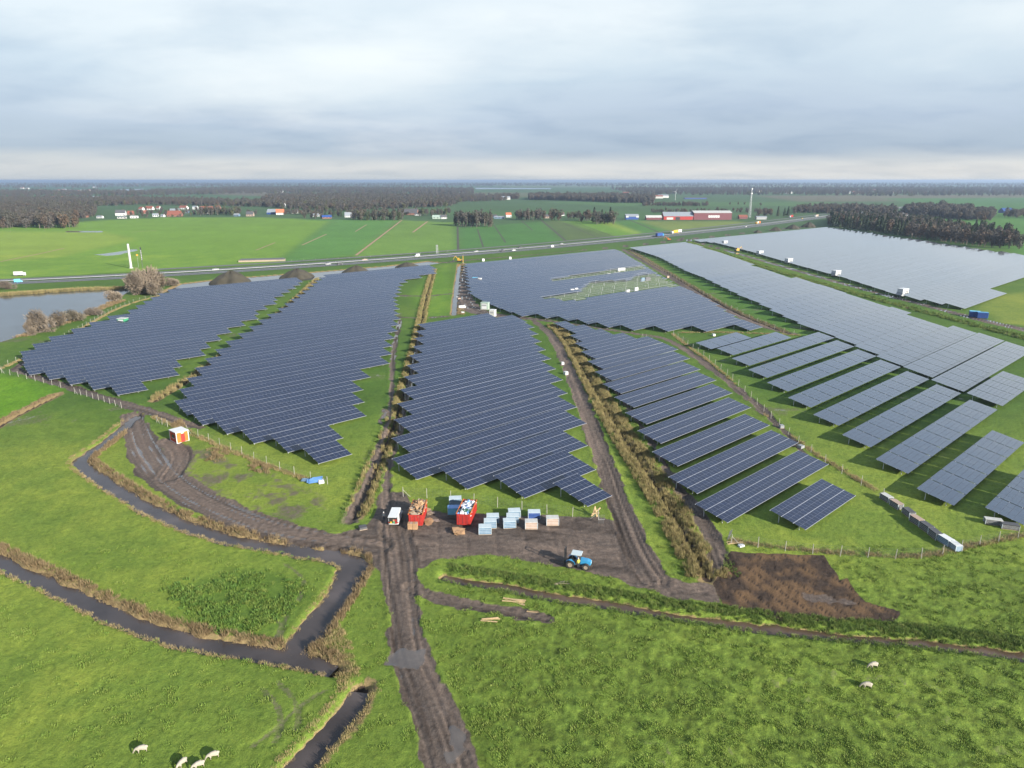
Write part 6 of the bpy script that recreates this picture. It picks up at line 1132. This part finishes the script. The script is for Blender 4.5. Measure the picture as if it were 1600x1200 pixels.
for i, (px, py, w, d, h, rh, wall, roof, lab) in enumerate([(128, 340, 13, 9, 2.6, 4, BR, RT, 'red roofed farmhouse at the left edge of the village'), (155, 341, 9, 6, 2.6, 1.2, WH, MT['roofgrey'], 'low white shed on the meadow edge'), (188, 337, 16, 9, 4.5, 5, WH, RD, 'white house with dark arched gables'), (204, 336, 10, 8, 3, 4, BR, RT, 'red roofed house right of the white gabled one'), (209, 341, 11, 7, 2.6, 1.0, WH, WH, 'low white flat shed by the meadow'), (190, 341.5, 13, 5, 2.2, .8, MT['whitedirty'], MT['roofgrey'], 'low pale greenhouse before the white gabled house'), (219, 329, 9, 8, 3.5, 3.5, WH, RT, 'white house with red roof, upper left in the village'), (232, 328, 16, 9, 3, 4.5, WH, RT, 'long red roofed house with white front in the village'), (246, 327, 8, 7, 3, 3.5, WH, RT, 'small red roofed house beside the long one'), (227, 334, 9, 7, 2.6, 3.5, BR, RT, 'small brick house in the middle of the village'), (243, 338.5, 9, 6, 2.6, 2.5, WH, MT['roofgrey'], 'white bungalow on the meadow edge'), (253, 339, 6, 5, 2.5, 1.5, WH, MT['roofgrey'], 'tiny white outbuilding on the meadow edge'),
    (271, 338.5, 22, 14, 3, 6.5, BR, RT, 'big red roofed farm barn at the centre of the village'), (272, 332, 16, 10, 4, 3, MT['roofgrey'], MT['roofgrey'], 'grey roofed shed behind the big red barn'), (285, 327, 18, 9, 3.4, 4, WH, RT, 'long house with bright red roof and white wall'), (304, 327, 10, 8, 4.2, 2.5, WH, MT['roofgrey'], 'white boxy house in the village'), (291, 333, 9, 7, 3, 2, MT['carton'], RD, 'pale house below the long red roof'), (322, 329, 26, 10, 3.4, 5, BR, RT, 'long red tiled terrace at the right of the village'), (339, 328, 10, 9, 3.6, 5, BR, RT, 'tall red roofed house at the right end of the terrace'), (324, 334, 7, 6, 3, 3, MT['whitedirty'], RD, 'pale cottage below the red terrace'), (369, 338, 9, 6, 2.6, 2, MT['carton'], MT['roofgrey'], 'grey farm shed left of the pinkish house'), (390, 338, 12, 8, 3.4, 4.5, MT['pink'], RD, 'pinkish house standing on the meadow edge'),
    (424, 335, 17, 14, 3.5, 5.5, MT['navy'], MT['roofgrey'], 'dark barn with pale grey roof left of the orange farmhouse'), (438, 335.5, 14, 9, 3.6, 6, WH, OR, 'farmhouse with a bright orange roof and white front'), (460, 333.5, 12, 8, 2.6, 2.2, MT['whitedirty'], MT['roofgrey'], 'pale roofed shed right of the orange farmhouse'), (474, 333, 9, 7, 2.6, 1.6, MT['whitedirty'], MT['roofgrey'], 'small pale shed at the end of the orange farm'), (479, 323.5, 7, 6, 3, 3, WH, RD, 'white cottage far behind the orange farm'), (493, 338.5, 12, 8, 3, 2, WH, MT['roofgrey'], 'white flat farm shed in the trees'), (511, 341.5, 15, 8, 2.4, 2.8, BR, MT['navy'], 'low shed with a blue and red roof'), (544, 339.5, 11, 8, 3, 5, WH, MT['roofgrey'], 'white house with steep pale gable on the meadow edge'), (552, 341, 9, 7, 2.8, 3.5, MT['black'], RD, 'black barn right of the steep white house'),
    (641, 336, 24, 15, 3.6, 7, BR, RD, 'large brick farmhouse with a dark purple roof'), (652, 337, 9, 7, 3, 2, WH, RD, 'white extension of the brick farmhouse'), (684, 342, 17, 12, 2.6, 3, MT['palegreen'], MT['palegreen'], 'round backed pale green barn'), (694, 342, 9, 7, 3, 3, WH, RD, 'white cottage right of the green barn'), (795, 339.5, 9, 8, 4, 3.5, WH, OR, 'white house with an orange roof left of the wide brown clump'), (780, 342, 16, 8, 2.6, 1.6, MT['carton'], MT['roofgrey'], 'long grey shed left of the white orange roofed house'), (772, 340, 8, 6, 2.6, 2, MT['carton'], RD, 'small grey shed beside the square clump'), (855, 341, 10, 8, 3, 3, MT['pink'], RD, 'pale barn between the brown clumps'), (880, 337, 6, 5, 2.6, 2, WH, RD, 'tiny white house between rusty and dark trees'), (893, 339, 5, 4, 2.2, 2, WH, RD, 'tiny white shed among dark trees'), (739, 313.5, 16, 10, 4, 4, MT['pink'], OR, 'lone farm with orange roof in the far fields')]):
    house(px, py, w, d, h, rh, random.uniform(-.35, .35), wall, roof, lab, 'house' if w < 20 else 'barn', G if px < 350 else 'farm buildings along the lane')
def shed(px0, px1, py, d, h, rh, wall, roof, label, panels=()):
    a, c = at(px0, py), at(px1, py); w = math.hypot(c[0] - a[0], c[1] - a[1]); rz = math.atan2(c[1] - a[1], c[0] - a[0]); o = house((px0 + px1) / 2, py, w, d, h, rh, rz, wall, roof, label, 'shed', 'large sheds beside the mast', chim=False, wins=0); o.name = 'storage_shed'
    for x0, x1, z0, z1, m in panels: MB().box(-w / 2 + w * x0, -w / 2 + w * x1, -.14, -.06, z0, z1).obj('wall_panel', MT[m], o)
    return o
shed(978, 998, 343, 14, 4.5, 3.5, MT['navy'], MT['roofgrey'], 'dark farm shed with white gable ends left of the red sheds', [(.0, .2, 3.2, 5.5, 'white'), (.8, 1.0, 3.2, 5.5, 'white')]); shed(1010, 1034, 343.5, 12, 3.5, 3, MT['darkred'], MT['whitedirty'], 'low dark shed with pale roof between the farm shed and red shed')
shed(1037, 1083, 343.5, 22, 5.5, 6, MT['red'], MT['roofgrey'], 'red shed with a long pale grey roof', [(.1, .32, .3, 3.8, 'whitedirty'), (.4, .55, .2, 4.4, 'black')]); o = shed(1084, 1143, 343.5, 26, 10.5, 3, MT['darkred'], MT['whitedirty'], 'large dark red hall with white lettering on its wall')
L = [c for c in o.children if c.name.startswith('wall')][0]
for k in range(6): MB().box(-7 + k * 3.0, -4.7 + k * 3.0, -.22, -.1, 3.2, 7.0).obj('letter_block', MT['white'], L, (0, 0, 0))
for c in L.children: c.matrix_parent_inverse = Matrix.Rotation(-pi / 2, 4, 'Z') @ Matrix.Translation((0, -26 / 2, 0))
shed(1155, 1168, 342, 9, 3, 3, MT['darkred'], RT, 'red roofed workshop left of the mast'); shed(1182, 1198, 343, 9, 4, 1, MT['grey'], MT['roofgrey'], 'low grey depot building right of the mast'); shed(1568, 1583, 333, 16, 4, 5, MT['navy'], MT['navy'], 'blue roofed barn at the right edge behind the wood')
shed(1070, 1105, 311, 20, 3, 2, MT['navy'], MT['roofdark'], 'long dark blue shed in the far green fields'); house(1405, 339, 20, 9, 3, 4, .1, BR, RD, 'house with dark roof in front of the brown wood', 'barn', None); house(1416, 339, 8, 7, 3, 2, .1, WH, RD, 'white shed beside the house at the brown wood', 'barn', None)
k = 0
for px, py in [(35, 295), (43, 295.5), (95, 299), (108, 299), (118, 300.5), (130, 299), (140, 299), (148, 293.5), (89, 312), (150, 312), (215, 288), (250, 289), (435, 300.5), (438, 301), (1028, 310), (1036, 309), (978, 304), (1232, 302.5), (1342, 303), (1350, 296), (1362, 299), (1370, 298), (1335, 302.5), (1325, 302.5), (1400, 302), (790, 312), (65, 299), (100, 298), (1185, 300), (1215, 297)]:
    k += 1; lab = f'distant pale building on the {"left" if px < 800 else "right"} skyline, {ordn(k - 1)} of the far buildings'
    o = empty('house', place(px, py), random.uniform(-.4, .4), lab, 'house', 'distant pale buildings'); s = random.uniform(9, 22); MB().box(-s, s, -6, 6, 0, 7).obj('wall', MT['whitedirty'], o); MB().prism([(-7, 7.003), (7, 7.003), (0, 11)], -s, s).obj('roof', RT if k % 2 else MT['roofgrey'], o, (0, 0, 0), (0, 0, pi / 2))
o = empty('silage_clamp', place(410, 408), heading((372, 409), (447, 407)), 'low dark silage clamp with pale sides beyond the motorway', 'silage clamp'); MB().box(-17, 17, -4, 4, 0, 1.2).obj('side_wall', MT['wooddark'], o); loft([(-3.7, 16.5, 15.5, 1.203, 1.9), (3.7, 16.5, 15.5, 1.203, 1.9)]).obj('tarpaulin', MT['darkgrey'], o)
for i, (px, py) in enumerate([(440.5, 324), (445, 324)]):
    o = empty('silo', place(px, py), 0, f'white silo behind the orange farmhouse, {"left" if i == 0 else "right"} of two', 'silo', 'white silos'); MB().tube((0, 0, 0), (0, 0, 6.5), 2.8, n=14).obj('tank', WH, o); MB().tube((0, 0, 6.5), (0, 0, 9), 2.8, .5, 14).obj('dome', WH, o)
# ------------------------------------------------------------------ haze: one closed box of even air round everything
hm = bpy.data.materials.new('haze'); hm.use_nodes = True; t = hm.node_tree; t.nodes.clear()
pv_ = N(t, 'ShaderNodeVolumePrincipled'); pv_.inputs['Color'].default_value = (.56, .70, .92, 1); pv_.inputs['Density'].default_value = 0.000095; pv_.inputs['Anisotropy'].default_value = .45
mo = N(t, 'ShaderNodeOutputMaterial'); t.links.new(pv_.outputs[0], mo.inputs['Volume'])
tag(MB().box(-64000, 64000, -64000, 64000, -2.8, 66).obj('haze', hm), kind='stuff')
